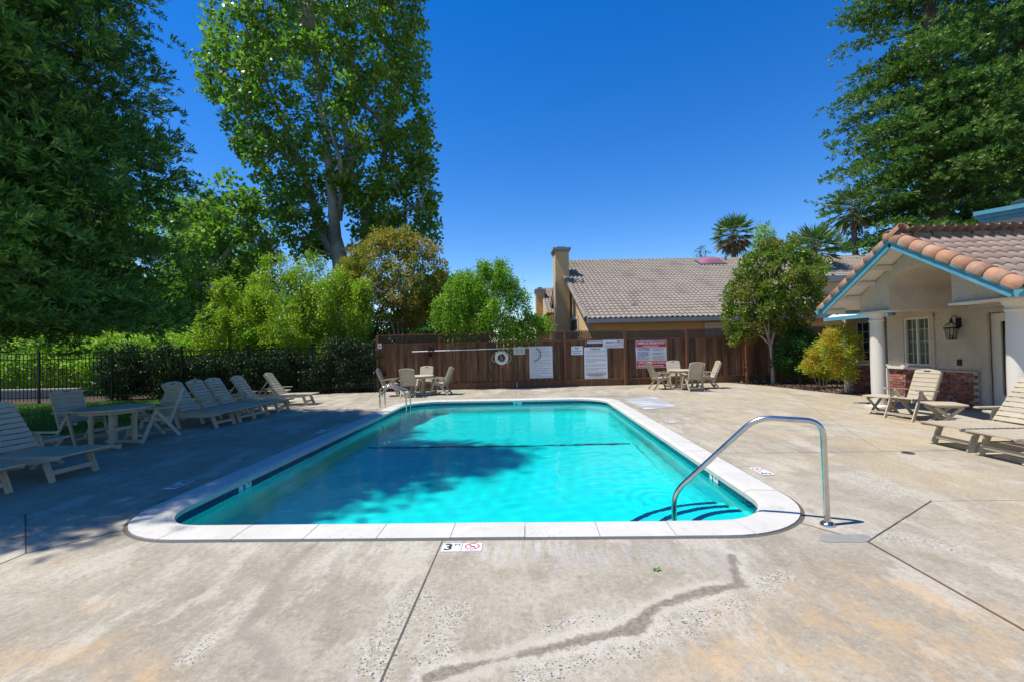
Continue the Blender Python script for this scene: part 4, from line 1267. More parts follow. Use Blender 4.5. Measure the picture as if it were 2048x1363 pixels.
# ================================================================== FURNITURE
PLM = MAT['plastic']
def arched_slat(w, h, rise, th, slot=True):
    """top slat with a bowed upper edge and a hand slot; centred on x, z from 0, thickness along y"""
    n = 12; mb = MB()
    top = [(-w / 2 + w * i / n, h + rise * (1 - (2 * i / n - 1) ** 2)) for i in range(n + 1)]
    sw, s0, s1 = 0.06, h * 0.52, h * 0.52 + 0.028
    if not slot:
        poly = [(-w / 2, 0), (w / 2, 0)] + top[::-1]
        nn = len(poly)
        mb.add([(x, -th / 2, z) for x, z in poly] + [(x, th / 2, z) for x, z in poly],
               [tuple(range(nn)), tuple(range(2 * nn - 1, nn - 1, -1))] + [(i, (i + 1) % nn, (i + 1) % nn + nn, i + nn) for i in range(nn)])
        return mb
    mb.box((0, 0, s0 / 2), (w, th, s0))
    for sg in (-1, 1): mb.box((sg * (w / 2 + sw) / 2, 0, (s0 + s1) / 2), (w / 2 - sw, th, s1 - s0))
    poly = [(-w / 2, s1), (w / 2, s1)] + top[::-1]
    nn = len(poly)
    mb.add([(x, -th / 2, z) for x, z in poly] + [(x, th / 2, z) for x, z in poly],
           [tuple(range(nn)), tuple(range(2 * nn - 1, nn - 1, -1))] + [(i, (i + 1) % nn, (i + 1) % nn + nn, i + nn) for i in range(nn)])
    return mb

def make_chaise(label, group):
    """head at x=0, foot tip at x=1.95, width along y"""
    t = thing('sun_lounger', label, 'sun lounger', group=group)
    hw, z = 0.30, 0.31
    for sg in (-1, 1):
        pr = [(0.05, z - 0.075), (1.62, z - 0.075), (1.93, z - 0.03), (1.95, z), (0.05, z)]
        n = len(pr); m = MB(); y0, y1 = sg * hw - 0.014, sg * hw + 0.014
        m.add([(x, y0, q) for x, q in pr] + [(x, y1, q) for x, q in pr], [tuple(range(n)), tuple(range(2 * n - 1, n - 1, -1))] + [(i, (i + 1) % n, (i + 1) % n + n, i + n) for i in range(n)])
        m.build('side_rail', PLM, t)
        MB().bar((1.68, sg * (hw - 0.03), z - 0.01), (1.80, sg * (hw - 0.03), 0.0), 0.026, 0.075, up=(1, 0, 0)).build('leg', PLM, t)
        MB().bar((0.16, sg * (hw - 0.03), z - 0.01), (0.10, sg * (hw - 0.03), 0.0), 0.026, 0.075, up=(1, 0, 0)).build('leg', PLM, t)
        MB().bar((0.84, sg * (hw + 0.03), 0.50), (1.02, sg * (hw + 0.03), 0.0), 0.026, 0.07, up=(1, 0, 0)).build('arm_leg', PLM, t)
        MB().box((0.88, sg * (hw + 0.03), 0.512), (0.50, 0.075, 0.022)).build('armrest', PLM, t)
    MB().box((1.765, 0, 0.11), (0.02, 2 * hw - 0.08, 0.055)).build('stretcher', PLM, t)
    sl = MB().box((0, 0, 0), (0.066, 2 * hw + 0.03, 0.018)).mesh('slat', PLM)
    for i in range(12): put(sl, 'slat', t, Matrix.Translation((1.03 + 0.080 * i, 0, z + 0.010)))
    A_ = RD(56)
    Mb = Matrix.Translation((0.98, 0, z + 0.02)) @ Matrix.Rotation(-(math.pi / 2 - A_), 4, 'Y')   # local z up the back
    bw = 0.50
    bs = MB().box((0, 0, 0), (0.018, bw, 0.064)).mesh('back_slat', PLM)
    for i in range(8): put(bs, 'back_slat', t, Mb @ Matrix.Translation((0, 0, 0.05 + 0.0805 * i)))
    tp = arched_slat(bw, 0.07, 0.04, 0.018).xf(Matrix.Rotation(RD(90), 4, 'Z')).mesh('top_slat', PLM)
    put(tp, 'top_slat', t, Mb @ Matrix.Translation((0, 0, 0.66)))
    for sg in (-1, 1):
        st = MB().box((-0.024, sg * (bw / 2 - 0.005), 0.36), (0.03, 0.028, 0.74)).mesh('back_stile', PLM)
        put(st, 'back_stile', t, Mb)
    MB().bar((0.66, 0.2, 0.74), (0.36, 0.2, z), 0.02, 0.03).build('prop', PLM, t)
    MB().bar((0.66, -0.2, 0.74), (0.36, -0.2, z), 0.02, 0.03).build('prop', PLM, t)
    return t

def make_chair(label, group):
    """folding high-back armchair facing +x"""
    t = thing('folding_armchair', label, 'chair', group=group)
    hw = 0.25
    for sg in (-1, 1):
        y = sg * (hw + 0.02)
        MB().bar((0.08, y, 0.555), (0.30, y, 0.0), 0.024, 0.058, up=(1, 0, 0)).build('leg', PLM, t)
        MB().bar((0.10, y - sg * 0.026, 0.555), (-0.34, y - sg * 0.026, 0.0), 0.024, 0.058, up=(1, 0, 0)).build('leg', PLM, t)
        MB().box((0.02, y + sg * 0.01, 0.568), (0.52, 0.075, 0.022), Matrix.Rotation(RD(-4), 3, 'Y')).build('armrest', PLM, t)
        MB().box((0.02, sg * (hw - 0.035), 0.352), (0.46, 0.022, 0.05), Matrix.Rotation(RD(-5), 3, 'Y')).build('seat_rail', PLM, t)
    MB().box((0.275, 0, 0.10), (0.02, 2 * hw, 0.04)).build('stretcher', PLM, t)
    MB().box((-0.285, 0, 0.10), (0.02, 2 * hw - 0.06, 0.04)).build('stretcher', PLM, t)
    sl = MB().box((0, 0, 0), (0.066, 2 * hw - 0.03, 0.018), Matrix.Rotation(RD(-5), 3, 'Y')).mesh('seat_slat', PLM)
    for i in range(6): put(sl, 'seat_slat', t, Matrix.Translation((-0.16 + 0.075 * i, 0, 0.383 + 0.0065 * i)))
    Mb = Matrix.Translation((-0.17, 0, 0.33)) @ Matrix.Rotation(-RD(22), 4, 'Y')
    bw = 0.47
    bs = MB().box((0, 0, 0), (0.018, bw, 0.078)).mesh('back_slat', PLM)
    for i in range(6): put(bs, 'back_slat', t, Mb @ Matrix.Translation((0.016, 0, 0.09 + 0.087 * i)))
    tp = arched_slat(bw, 0.055, 0.035, 0.018).xf(Matrix.Rotation(RD(90), 4, 'Z')).mesh('top_slat', PLM)
    put(tp, 'top_slat', t, Mb @ Matrix.Translation((0.016, 0, 0.575)))
    for sg in (-1, 1):
        st = MB().box((-0.012, sg * (bw / 2 - 0.004), 0.27), (0.052, 0.026, 0.70)).mesh('back_stile', PLM)
        put(st, 'back_stile', t, Mb)
    return t

def make_round_table(label, r, h, group=None):
    t = thing('round_table', label, 'table', group=group)
    MB().lathe([(r - 0.012, h - 0.034), (r, h - 0.026), (r, h - 0.008), (r - 0.012, h)], n=40).build('tabletop', PLM, t)
    MB().lathe([(r * 0.78, h - 0.09), (r * 0.78, h - 0.035)], n=8, smooth=False).build('apron', PLM, t)
    b = 0.30; s = 0.21
    for sy in (-1, 1):
        MB().box((0, sy * s, 0.038), (2 * b + 0.08, 0.075, 0.055)).lathe([(0.036, -0.036), (0.036, 0.036)], (b + 0.03, sy * s, 0.038), 12).build('foot', PLM, t)
        for sx in (-1, 1):
            MB().box((sx * 0.19, sy * s, (h - 0.03) / 2 + 0.02), (0.07, 0.035, h - 0.11)).build('leg', PLM, t)
    for sx in (-1, 1): MB().box((sx * 0.155, 0, 0.30), (0.028, 2 * s - 0.04, 0.05)).build('stretcher', PLM, t)
    return t

def make_side_table(label, group=None):
    t = thing('side_table', label, 'side table', group=group)
    h, a = 0.39, 0.25
    pts = []
    for cx, cy, a0 in ((1, 1, 0), (-1, 1, 90), (-1, -1, 180), (1, -1, 270)):
        for i in range(5):
            q = RD(a0 + 22.5 * i); pts.append((cx * (a - 0.06) + 0.06 * math.cos(q), cy * (a - 0.035) + 0.06 * math.sin(q)))
    MB().prism(pts, h - 0.026, h).build('tabletop', PLM, t, bevel=0.004)
    for sy in (-1, 1):
        MB().box((0, sy * 0.18, h - 0.045), (0.40, 0.022, 0.036)).build('apron', PLM, t)
        MB().bar((-0.20, sy * 0.18, h - 0.05), (0.19, sy * 0.18, 0.0), 0.022, 0.05, up=(1, 0, 0)).build('leg', PLM, t)
        MB().bar((0.20, sy * 0.155, h - 0.05), (-0.19, sy * 0.155, 0.0), 0.022, 0.05, up=(1, 0, 0)).build('leg', PLM, t)
    MB().box((-0.14, 0, 0.065), (0.02, 0.30, 0.035)).build('stretcher', PLM, t)
    MB().box((0.14, 0, 0.065), (0.02, 0.30, 0.035)).build('stretcher', PLM, t)
    return t

# --- loungers
LG = 'sand-coloured slatted sun loungers'
ch0 = make_chaise('slatted sun lounger, first of the row of five, nearest the table on the shaded lawn edge', LG)
Y5 = [(9.66, 'slatted sun lounger, first of the row of five, right behind the large shaded table'), (10.28, 'slatted sun lounger, second in the row of five beside the lawn'),
      (10.92, 'slatted sun lounger, middle one of the row of five beside the lawn'), (11.80, 'slatted sun lounger, fourth in the row of five, with a side table by its headrest'),
      (13.25, 'slatted sun lounger, last of the row of five, farthest from the large shaded table')]
for i, (y, lab) in enumerate(Y5):
    o = ch0 if i == 0 else dup(ch0, (0, 0, 0), 0, lab, LG)
    o['label'] = lab; o.location = (-8.29, y, 0.0); o.rotation_euler = (0, 0, RD([-2.5, 1.5, -1, 3, 4.5][i]))
ft = G(192.8, 940.5); fn = G(121.5, 959.0)
fx, fy_ = (ft[0] + fn[0]) / 2, (ft[1] + fn[1]) / 2
dup(ch0, (fx - 1.79, fy_ + 0.04, 0.0), RD(-3), 'shaded sun lounger with a low side table behind it, before the large round table', LG)
q = G(33.5, 978.4)
dup(ch0, (q[0] - 1.74, q[1] - 0.28, 0.0), RD(-4), 'shaded sun lounger beside the one with the low side table, only its foot showing', LG)
dup(ch0, (5.91 + 1.79, 6.60, 0.0), RD(180), 'sunlit slatted sun lounger before the porch, closer to the brick wainscot of the two', LG)
dup(ch0, (5.88 + 1.79, 5.88, 0.0), RD(180), 'sunlit slatted sun lounger before the porch, farther from the brick wainscot of the two', LG)

# --- tables and chairs
CG = 'sand-coloured folding armchairs'
rt0 = make_round_table('round sand-coloured table between four armchairs under the skimmer net', 0.555, 0.665, 'round tables')
def at_px(px, py, z=0.0): return G(px, py, z)
tb = (-3.80, 15.62); rt0.location = (*tb, 0); rt0.rotation_euler = (0, 0, RD(4))
tr_ = (5.40, 15.95)
dup(rt0, (*tr_, 0), RD(2), 'round sand-coloured table between four armchairs below the red and white sign', 'round tables')
tl_ = (-7.16, 7.63)
bt = make_round_table('large round table in the shade with a chair at either side', 0.57, 0.665, 'round tables')
bt.location = (*tl_, 0); bt.rotation_euler = (0, 0, RD(-4))
fc0 = make_chair('armchair with its back to the pool at the table under the skimmer net', CG)
chairs = [((-3.92, 15.02), 90, 'armchair with its back to the pool at the table under the skimmer net'),
          ((-4.72, 15.45), 8, 'armchair facing the house side at the table under the skimmer net, beside the ladder rails'),
          ((-3.02, 15.62), 172, 'armchair at the table under the skimmer net, on the life ring side'),
          ((-3.72, 16.32), -90, 'armchair against the boards behind the table under the skimmer net'),
          ((5.46, 15.30), 92, 'armchair with its back to the pool at the table below the red sign'),
          ((4.62, 16.08), 6, 'armchair at the table below the red sign, overlapping the sign corner'),
          ((6.22, 16.06), 176, 'armchair at the table below the red sign, on the side of the myrtle tree'),
          ((5.36, 16.65), -92, 'armchair against the boards behind the table below the red sign'),
          ((-8.15, 8.05), -14, 'shaded armchair on the lawn side of the large round table'),
          ((-7.08, 8.36), -112, 'shaded armchair between the large round table and the row of loungers'),
          ((7.36, 9.02), 190, 'sunlit armchair in front of the brick wainscot between two side tables')]
for i, (p, rz, lab) in enumerate(chairs):
    o = fc0 if i == 0 else dup(fc0, (0, 0, 0), 0, lab, CG)
    o['label'] = lab; o.location = (*p, 0.014 if p[0] > 7.5 else 0.0); o.rotation_euler = (0, 0, RD(rz))
SG = 'small crossed-leg side tables'
sd0 = make_side_table('crossed-leg side table between the armchair and the white porch column', SG)
sides = [((7.32, 9.66), 20, 'crossed-leg side table between the armchair and the white porch column'),
         ((7.36, 8.34), -18, 'crossed-leg side table in the sun beside the armchair in front of the brick wainscot'),
         ((7.35, 7.16), 75, 'side table beside the backrest of the sunlit lounger in front of the porch'),
         ((-7.02, 6.28), 85, 'low side table in the shade behind the single lounger beside the large round table'),
         ((-7.75, 11.36), 90, 'low side table between the middle and fourth loungers of the row'),
         ((-7.78, 13.98), 90, 'low side table behind the last lounger of the row, beside the dark hedge')]
for i, (p, rz, lab) in enumerate(sides):
    o = sd0 if i == 0 else dup(sd0, (0, 0, 0), 0, lab, SG)
    o['label'] = lab; o.location = (*p, 0.0); o.rotation_euler = (0, 0, RD(rz))

# ================================================================== POOL FITTINGS
def smooth_path(pts, r=0.12, n=6):
    pts = [Vector(p) for p in pts]; out = [pts[0]]
    for a, b, c in zip(pts[:-2], pts[1:-1], pts[2:]):
        u, v = (a - b).normalized(), (c - b).normalized()
        d = min(r, (a - b).length * 0.48, (c - b).length * 0.48)
        p0, p1 = b + u * d, b + v * d
        for i in range(n + 1):
            t = i / n
            out.append(p0 * (1 - t) ** 2 + b * 2 * t * (1 - t) + p1 * t ** 2)
    out.append(pts[-1]); return out
b0 = G(1655, 1049)
hr = thing('handrail', 'bent stainless steel handrail reaching from the deck into the shallow corner of the pool', 'handrail', (*b0, 0))
dirv = Vector((-1.15, 0.42, 0)).normalized()
loc = lambda s, z: Vector((dirv.x * s, dirv.y * s, z))
pth = smooth_path([loc(0, 0.0), loc(0.01, 0.86), loc(0.50, 0.875), loc(1.20, 0.15), loc(1.21, -0.75)], 0.13, 8)
MB().tube(pth, 0.0235, 14).build('rail_tube', MAT['steel'], hr)
MB().lathe([(0.055, 0.0), (0.055, 0.012), (0.045, 0.026), (0.028, 0.03)], n=24).build('escutcheon', MAT['steel'], hr)
l0 = Vector((*G(760.3, 814), 0)); l1 = Vector((*G(770.3, 811), 0))
lr = thing('ladder_rails', 'pair of curved steel ladder rails at the far corner of the pool', 'ladder', l0)
for k, o_ in enumerate((Vector((0, 0, 0)), Vector((0.0, 0.44, 0)))):
    e = Vector((1, 0.02, 0))
    P_ = [o_, o_ + Vector((0, 0, 0.50)), o_ + Vector((0.08, 0, 0.56)), o_ + e * 0.40 + Vector((0, 0, 0.53)), o_ + e * 0.70 + Vector((0, 0, 0.42)), o_ + e * 0.72 + Vector((0, 0, 0.12)), o_ + e * 0.66 + Vector((0, 0, -0.9))]
    MB().tube(smooth_path(P_, 0.14), 0.021, 10).build('rail_tube', MAT['steel'], lr)
for z in (-0.32, -0.6): MB().box((0.66, 0.22, z), (0.09, 0.44, 0.03)).build('tread', MAT['steel'], lr)

# --- text helper
_txt_cache = {}
def text_mesh(s, size, mat, bold=False):
    key = (s, size, mat.name)
    if key in _txt_cache: return _txt_cache[key]
    cu = bpy.data.curves.new('lettering', 'FONT'); cu.body = s; cu.size = size
    cu.align_x = 'CENTER'; cu.align_y = 'CENTER'; cu.resolution_u = 2
    cu.offset = size * (0.022 if bold else 0.006); cu.extrude = 0.0006
    o = bpy.data.objects.new('tmp', cu); COL.objects.link(o)
    bpy.context.view_layer.update()
    dg = bpy.context.evaluated_depsgraph_get()
    me = bpy.data.meshes.new_from_object(o.evaluated_get(dg))
    bpy.data.objects.remove(o); bpy.data.curves.remove(cu)
    me.name = 'lettering'; me.materials.clear(); me.materials.append(mat)
    _txt_cache[key] = me
    return me
def letter(parent, s, size, mat, M, bold=True, width=None):
    me = text_mesh(s, size, mat, bold)
    o = put(me, 'lettering', parent, M)
    if width:
        xs = [v.co.x for v in me.vertices]; k = width / max(max(xs) - min(xs), 1e-4)
        o.matrix_local = M @ Matrix.Diagonal((k, 1, 1, 1))
    return o

# --- depth markers on the deck
FLAT = Matrix.Identity(4)
def depth_marker(cx, cy, rz, digit, label):
    t = thing('depth_marker', label, 'depth marker', (cx, cy, 0.003), rz, 'depth markers on the deck')
    for k, xo in enumerate((-0.078, 0.078)):
        MB().box((xo, 0, 0.0025), (0.15, 0.14, 0.005)).build('tile', MAT['signwhite'], t)
    letter(t, digit, 0.15, MAT['ink'], Matrix.Translation((-0.105, 0, 0.0058)))
    letter(t, 'FT', 0.05, MAT['ink'], Matrix.Translation((-0.036, 0.035, 0.0058)), False)
    rg = MB(); n = 24
    vs = []
    for r in (0.043, 0.053):
        vs += [(0.078 + r * 1.1 * math.cos(2 * math.pi * i / n), 0.012 + r * math.sin(2 * math.pi * i / n), 0.0066) for i in range(n)]
    rg.add(vs, [(i, (i + 1) % n, (i + 1) % n + n, i + n) for i in range(n)])
    rg.bar((0.046, 0.046, 0.0066), (0.110, -0.022, 0.0066), 0.009, 0.001)
    rg.build('no_diving_ring', MAT['inkred'], t)
    MB().bar((0.062, -0.012, 0.006), (0.086, 0.016, 0.006), 0.009, 0.001).bar((0.086, 0.016, 0.006), (0.100, 0.002, 0.006), 0.007, 0.001).lathe([(0.008, 0.0055), (0.008, 0.0065)], (0.066, 0.022, 0), 10).build('diver_figure', MAT['ink'], t)
    letter(t, 'NO DIVING', 0.018, MAT['inkred'], Matrix.Translation((0.078, -0.058, 0.0058)), False)
    return t
m3 = G(924, 1095)
depth_marker(m3[0], m3[1], RD(0.5), '3', 'white 3 FT depth tile with red no-diving ring on the sunny deck before the pool')
mr = G(1523, 942)
depth_marker(mr[0], mr[1], RD(92), '3', 'white depth tile with no-diving ring on the deck along the handrail side')
ml = G(358, 969)
depth_marker(ml[0], ml[1], RD(-88), '3', 'white depth tile with no-diving ring on the shaded deck')
ml = G(645, 861)
depth_marker(ml[0], ml[1], RD(-88), '5', 'white depth tile on the shaded deck nearer the ladder rails')
mr = G(1340, 843)
depth_marker(mr[0], mr[1], RD(92), '5', 'white depth tile on the sunny deck halfway along the pool')
def wall_marker(s, c, rot, label):
    t = thing('waterline_marker', label, 'depth marker', c, rot, 'depth markers on the waterline tiles')
    MB().box((0, 0, 0), (0.24, 0.012, 0.13)).build('tile', MAT['signwhite'], t)
    letter(t, s, 0.12, MAT['ink'], Matrix.Translation((-0.03, -0.0075, -0.0)) @ Matrix.Rotation(RD(90), 4, 'X'))
    letter(t, 'FT', 0.045, MAT['ink'], Matrix.Translation((0.07, -0.0075, 0.03)) @ Matrix.Rotation(RD(90), 4, 'X'), False)
p6 = AT(1035, 803, PY1)
wall_marker('6', (p6.x, PY1 - 0.018, -0.105), 0, 'small white 6 FT tile in the far waterline band')
yr_ = 4.95
wall_marker('3', (PX1 - 0.018, G(1446, 958, -0.1)[1], -0.105), RD(-90), 'small white 3 FT tile in the waterline band on the handrail side')
wall_marker('3', (PX0 + 0.018, G(456, 974, -0.1)[1], -0.105), RD(90), 'small white 3 FT tile in the shaded waterline band')

# --- small things on the deck
MB_ = MB().add([(*G(1245, 797), 0.0045), (*G(1290, 818), 0.0045), (*G(1356, 812), 0.0045), (*G(1310, 793), 0.0045)], [(0, 1, 2, 3)])
tag(MB_.build('repair_patch', MAT['patch']), 'worn grey and white paint patch on the deck beside the far pool corner', 'patch')
rpts = [G(1635 + 55 + 52 * math.cos(a) , 1076 + 11 * math.sin(a) * (1 + 0.3 * math.cos(2 * a))) for a in [2 * math.pi * i / 18 for i in range(18)]]
MAT['cement'] = simple('cement_patch', (0.27, 0.26, 0.245), 0.9, 0.3, 8, bump=0.4)
tag(MB().add([(x, y, 0.0045) for x, y in rpts], [tuple(range(18))]).build('repair_patch', MAT['cement']), 'smooth grey cement patch on the deck by the handrail foot', 'patch')
cv = G(1816, 905)
dc = thing('drain_cover', 'small dark round drain cover in the deck before the sunlit loungers', 'drain', (cv[0], cv[1], 0.003))
MB().lathe([(0.075, 0.0), (0.075, 0.004), (0.068, 0.005)], n=24).build('ring', MAT['flash'], dc)
MB().lathe([(0.06, 0.0), (0.06, 0.0055)], n=20).build('plate', MAT['iron'], dc)
dg_ = G(898, 787.5)
t = thing('drain_grate', 'dark slotted drain grate in the deck beside the table under the skimmer net', 'drain', (dg_[0], dg_[1], 0.004), FA)
MB().box((0, 0, 0), (0.50, 0.14, 0.006)).build('frame', MAT['flash'], t)
slm = MB().box((0, 0, 0.004), (0.030, 0.11, 0.004)).mesh('slot', MAT['darkroom'])
for k in range(8): put(slm, 'slot', t, Matrix.Translation((-0.21 + 0.06 * k, 0, 0)))
lf = G(1313, 1140)
MAT['fallenleaf'] = simple('fallen_leaf', (0.10, 0.20, 0.03), 0.5, 0.2, 20)
lv = MB()
lpts = [(0.0, -0.03), (0.012, -0.012), (0.035, -0.012), (0.022, 0.003), (0.030, 0.022), (0.008, 0.016), (0.0, 0.036), (-0.009, 0.015), (-0.03, 0.018), (-0.02, 0.0), (-0.034, -0.014), (-0.012, -0.012)]
lv.add([(0, 0, 0.018)] + [(x, y, 0.006 + 0.35 * (abs(x)) ) for x, y in lpts], [(0, i + 1, (i + 1) % 12 + 1) for i in range(12)])
lvo = lv.build('fallen_leaf', MAT['fallenleaf']); lvo.location = (lf[0], lf[1], 0.0)
tag(lvo, 'single green lobed leaf lying on the sunny deck', 'leaf')
pv = FEN(1034, 768, 0.08)
pvo = MB().tube([(0, 0, 0.0), (0, 0, 0.20), (0.0, 0.07, 0.22)], 0.017, 8).build('pipe_stub', MAT['pvc']); pvo.location = FO + FU * pv[0] + FN * 0.10
tag(pvo, 'short white plastic pipe stub at the foot of the board fence', 'pipe')

# ================================================================== THINGS ON THE FENCE
def fence_thing(name, label, cat, s, z, off, group=None):
    p = FO + FU * s + FN * off
    t = thing(name, label, cat, (p.x, p.y, z), FA, group)
    return t
V2 = Matrix.Rotation(RD(90), 4, 'X')                # lettering upright, facing the pool
def sign(px0, py0, px1, py1, label, off=0.035, plate=MAT['signwhite'], name='sign'):
    s0, z1 = FEN(px0, py0, off); s1, z0 = FEN(px1, py1, off)
    w, h = s1 - s0, z1 - z0
    t = fence_thing(name, label, 'sign', (s0 + s1) / 2, (z0 + z1) / 2, off)
    MB().box((0, 0, 0), (w, 0.008, h)).build('panel', plate, t)
    return t, w, h
def wr(t, s, x, z, size, mat=None, bold=True, width=None, d=0.0052):
    return letter(t, s, size, mat or MAT['ink'], Matrix.Translation((x, -d, z)) @ V2, bold, width)
def printed(t, rows, x0, x1, mat=MAT['inkgrey'], h=0.014, seed=1, d=0.0048):
    """lines of small print too fine to read"""
    R_ = random.Random(seed); mb = MB()
    for z, fill in rows:
        x = x0; end = x0 + (x1 - x0) * fill
        while x < end - 0.01:
            w = min(R_.uniform(0.02, 0.075), end - x)
            mb.box((x + w / 2, -d, z), (w * 0.86, 0.0012, h * R_.uniform(0.7, 1.05)))
            x += w + 0.010
    o = mb.build('small_print', mat, t); o['kind'] = 'stuff'; return o
t, w, h = sign(1027, 692.5, 1050, 708, 'small white sign about video surveillance beside the life ring')
wr(t, 'PREMISES', 0, h * 0.27, 0.055, None, True, w * 0.74); wr(t, 'UNDER VIDEO', 0, -h * 0.01, 0.055, None, True, w * 0.76); wr(t, 'SURVEILLANCE', 0, -h * 0.28, 0.055, None, True, w * 0.80)
t, w, h = sign(1058.5, 692.5, 1106, 754.5, 'large white pool rules board full of small print behind the hook of the pole')
printed(t, [(h * (0.43 - 0.052 * i), f) for i, f in enumerate((0.7, 0.6, 1, 0.9, 1, .95, .5, 1, .9, 1, .97, .6, 1, .9, .7, .95, .5, 1))], -w * 0.44, w * 0.44, seed=3, h=0.017)
fr_ = MB()
for zz in (h * 0.46, h * 0.34): fr_.box((0.03, -0.0050, zz), (w * 0.60, 0.001, 0.006))
fr_.build('heading_box', MAT['inkgrey'], t)
t, w, h = sign(1142, 692, 1166, 708.5, 'small white notice beside the ATTENTION board')
for i, (zz, ww) in enumerate(((0.30, 0.42), (0.10, 0.26), (-0.10, 0.84), (-0.31, 0.55))):
    printed(t, [(h * zz, 1.0)], -w * ww / 2, w * ww / 2, MAT['ink'], 0.030, seed=20 + i)
t, w, h = sign(1168, 694, 1215.5, 756.5, 'large white ATTENTION notice board under the emergency sign')
wr(t, 'ATTENTION!', -w * 0.02, h * 0.435, 0.09, MAT['ink'], True, w * 0.46)
printed(t, [(h * (0.37 - 0.041 * i), f) for i, f in enumerate((1, .8, 0, 1, 1, 0, .95, 1, .5, 0, 1, .95, 0, 1, .6, 0, 1, 1, 1))], -w * 0.44, w * 0.44, seed=5, h=0.017)
wr(t, 'THANK YOU IN ADVANCE FOR', 0, -h * 0.345, 0.05, MAT['ink'], True, w * 0.82); wr(t, 'YOUR COOPERATION!', 0, -h * 0.395, 0.05, MAT['ink'], True, w * 0.58)
printed(t, [(-h * 0.45, 1.0)], -w * 0.42, w * 0.42, seed=9, h=0.014)
t, w, h = sign(1205.5, 680, 1252, 694.5, 'white emergency number sign with large 911', 0.05)
wr(t, 'EMERGENCY #', -w * 0.14, h * 0.20, 0.075, MAT['ink'], True, w * 0.46); wr(t, '911', w * 0.24, h * 0.22, 0.16, MAT['ink'], True, w * 0.22)
printed(t, [(-h * 0.08, 1), (-h * 0.22, 0.95), (-h * 0.36, 0.7)], -w * 0.44, w * 0.44, seed=7, h=0.018)
t, w, h = sign(1174, 681.5, 1205, 686, 'blank white strip nailed beside the emergency sign', 0.03, name='sign_strip')
t, w, h = sign(1271, 681, 1334, 734, 'red and white NO LIFEGUARD ON DUTY sign on the board fence')
for x0, x1, z0, z1 in ((-0.485, 0.485, 0.26, 0.475), (-0.485, -0.02, -0.475, -0.245), (0.0, 0.485, -0.475, -0.245)):
    MB().box(((x0 + x1) / 2 * w, -0.0052, (z0 + z1) / 2 * h), ((x1 - x0) * w, 0.003, (z1 - z0) * h)).build('red_field', MAT['signred'], t)
wr(t, 'WARNING: NO LIFEGUARD ON DUTY', 0, h * 0.40, 0.13, MAT['inkwhite'], True, w * 0.90, 0.0085)
printed(t, [(h * 0.31, 1), (h * 0.285, 0.9)], -w * 0.28, w * 0.28, MAT['inkwhite'], 0.018, 11, 0.0075)
wr(t, 'CAUTION', -w * 0.255, h * 0.185, 0.13, MAT['inkblue'], True, w * 0.40)
printed(t, [(h * z, f) for z, f in ((0.09, 1), (0.055, .9), (0.015, 1), (-0.02, .9), (-0.055, .95), (-0.09, .6), (-0.14, 1), (-0.19, .9))], -w * 0.45, -w * 0.06, MAT['inkblue'], 0.020, 12)
printed(t, [(h * z, f) for z, f in ((0.20, .9), (0.15, .9), (0.04, 1), (0.0, .8), (-0.09, .9), (-0.14, 1), (-0.20, .95))], w * 0.04, w * 0.44, MAT['inkgrey'], 0.022, 13)
wr(t, 'CAPACITY', -w * 0.25, -h * 0.315, 0.12, MAT['inkwhite'], True, w * 0.41, 0.0085); wr(t, 'NO DIVING', w * 0.245, -h * 0.315, 0.12, MAT['inkwhite'], True, w * 0.41, 0.0085)
printed(t, [(-h * 0.42, 1)], -w * 0.45, -w * 0.06, MAT['inkwhite'], 0.05, 14, 0.0075); printed(t, [(-h * 0.42, 0.9)], w * 0.05, w * 0.45, MAT['inkwhite'], 0.04, 15, 0.0075)
t, w, h = sign(755.5, 686.5, 763, 696.5, 'tiny white arrow plate on the end post of the board fence', 0.11)
MB().add([(-0.02, -0.0048, -0.05), (-0.02, -0.0048, 0.05), (0.045, -0.0048, 0.0)], [(0, 1, 2)]).build('arrow', MAT['ink'], t)

# pole with crook
s0, z0 = FEN(824, 703, 0.12); s1, z1 = FEN(1072, 694, 0.12)
pl = fence_thing('rescue_pole', 'long white rescue pole with dark hook end hung along the board fence', 'pole', s0, z0, 0.12)
MB().tube([(0, 0, 0), ((s1 - s0), 0, z1 - z0)], 0.019, 8).build('shaft', MAT['pvc'], pl)
hk = [FEN(1020 + x / 8.533, 670 + y / 8.533, 0.12) for x, y in ((455, 222), (490, 245), (520, 300), (522, 350), (490, 400), (450, 430), (420, 440))]
MB().tube([(s1 - s0, 0, z1 - z0)] + [(a - s0, 0, b - z0) for a, b in hk], 0.013, 8).build('hook', MAT['iron'], pl)
for a in (0.25, 0.65):
    MB().box(((s1 - s0) * a, 0.045, (z1 - z0) * a - 0.01), (0.03, 0.10, 0.05)).build('bracket', MAT['iron'], pl)
# skimmer net
s0, z0 = FEN(740 + 495 / 4.096, 620 + 335 / 4.096, 0.2)
sn = fence_thing('skimmer_net', 'dark brown leaf skimmer net hanging from the pole', 'net', s0, z0, 0.17)
rim = [FEN(740 + x / 4.096, 620 + y / 4.096, 0.2) for x, y in ((478, 292), (505, 288), (520, 305), (524, 335), (518, 365), (505, 383), (478, 378))]
rl = [(a - s0, 0, b - z0) for a, b in rim]
MB().tube(rl + [rl[0]], 0.014, 6).build('rim', MAT['net'], sn)
bag = MB(); n = len(rl)
lower = [(x * 0.6 + 0.05, 0.09, z * 0.7 - 0.12) for x, y, z in rl]
bag.add(rl + lower, [(i, (i + 1) % n, (i + 1) % n + n, i + n) for i in range(n)] + [tuple(range(n, 2 * n))])
bag.build('net_bag', MAT['net'], sn)
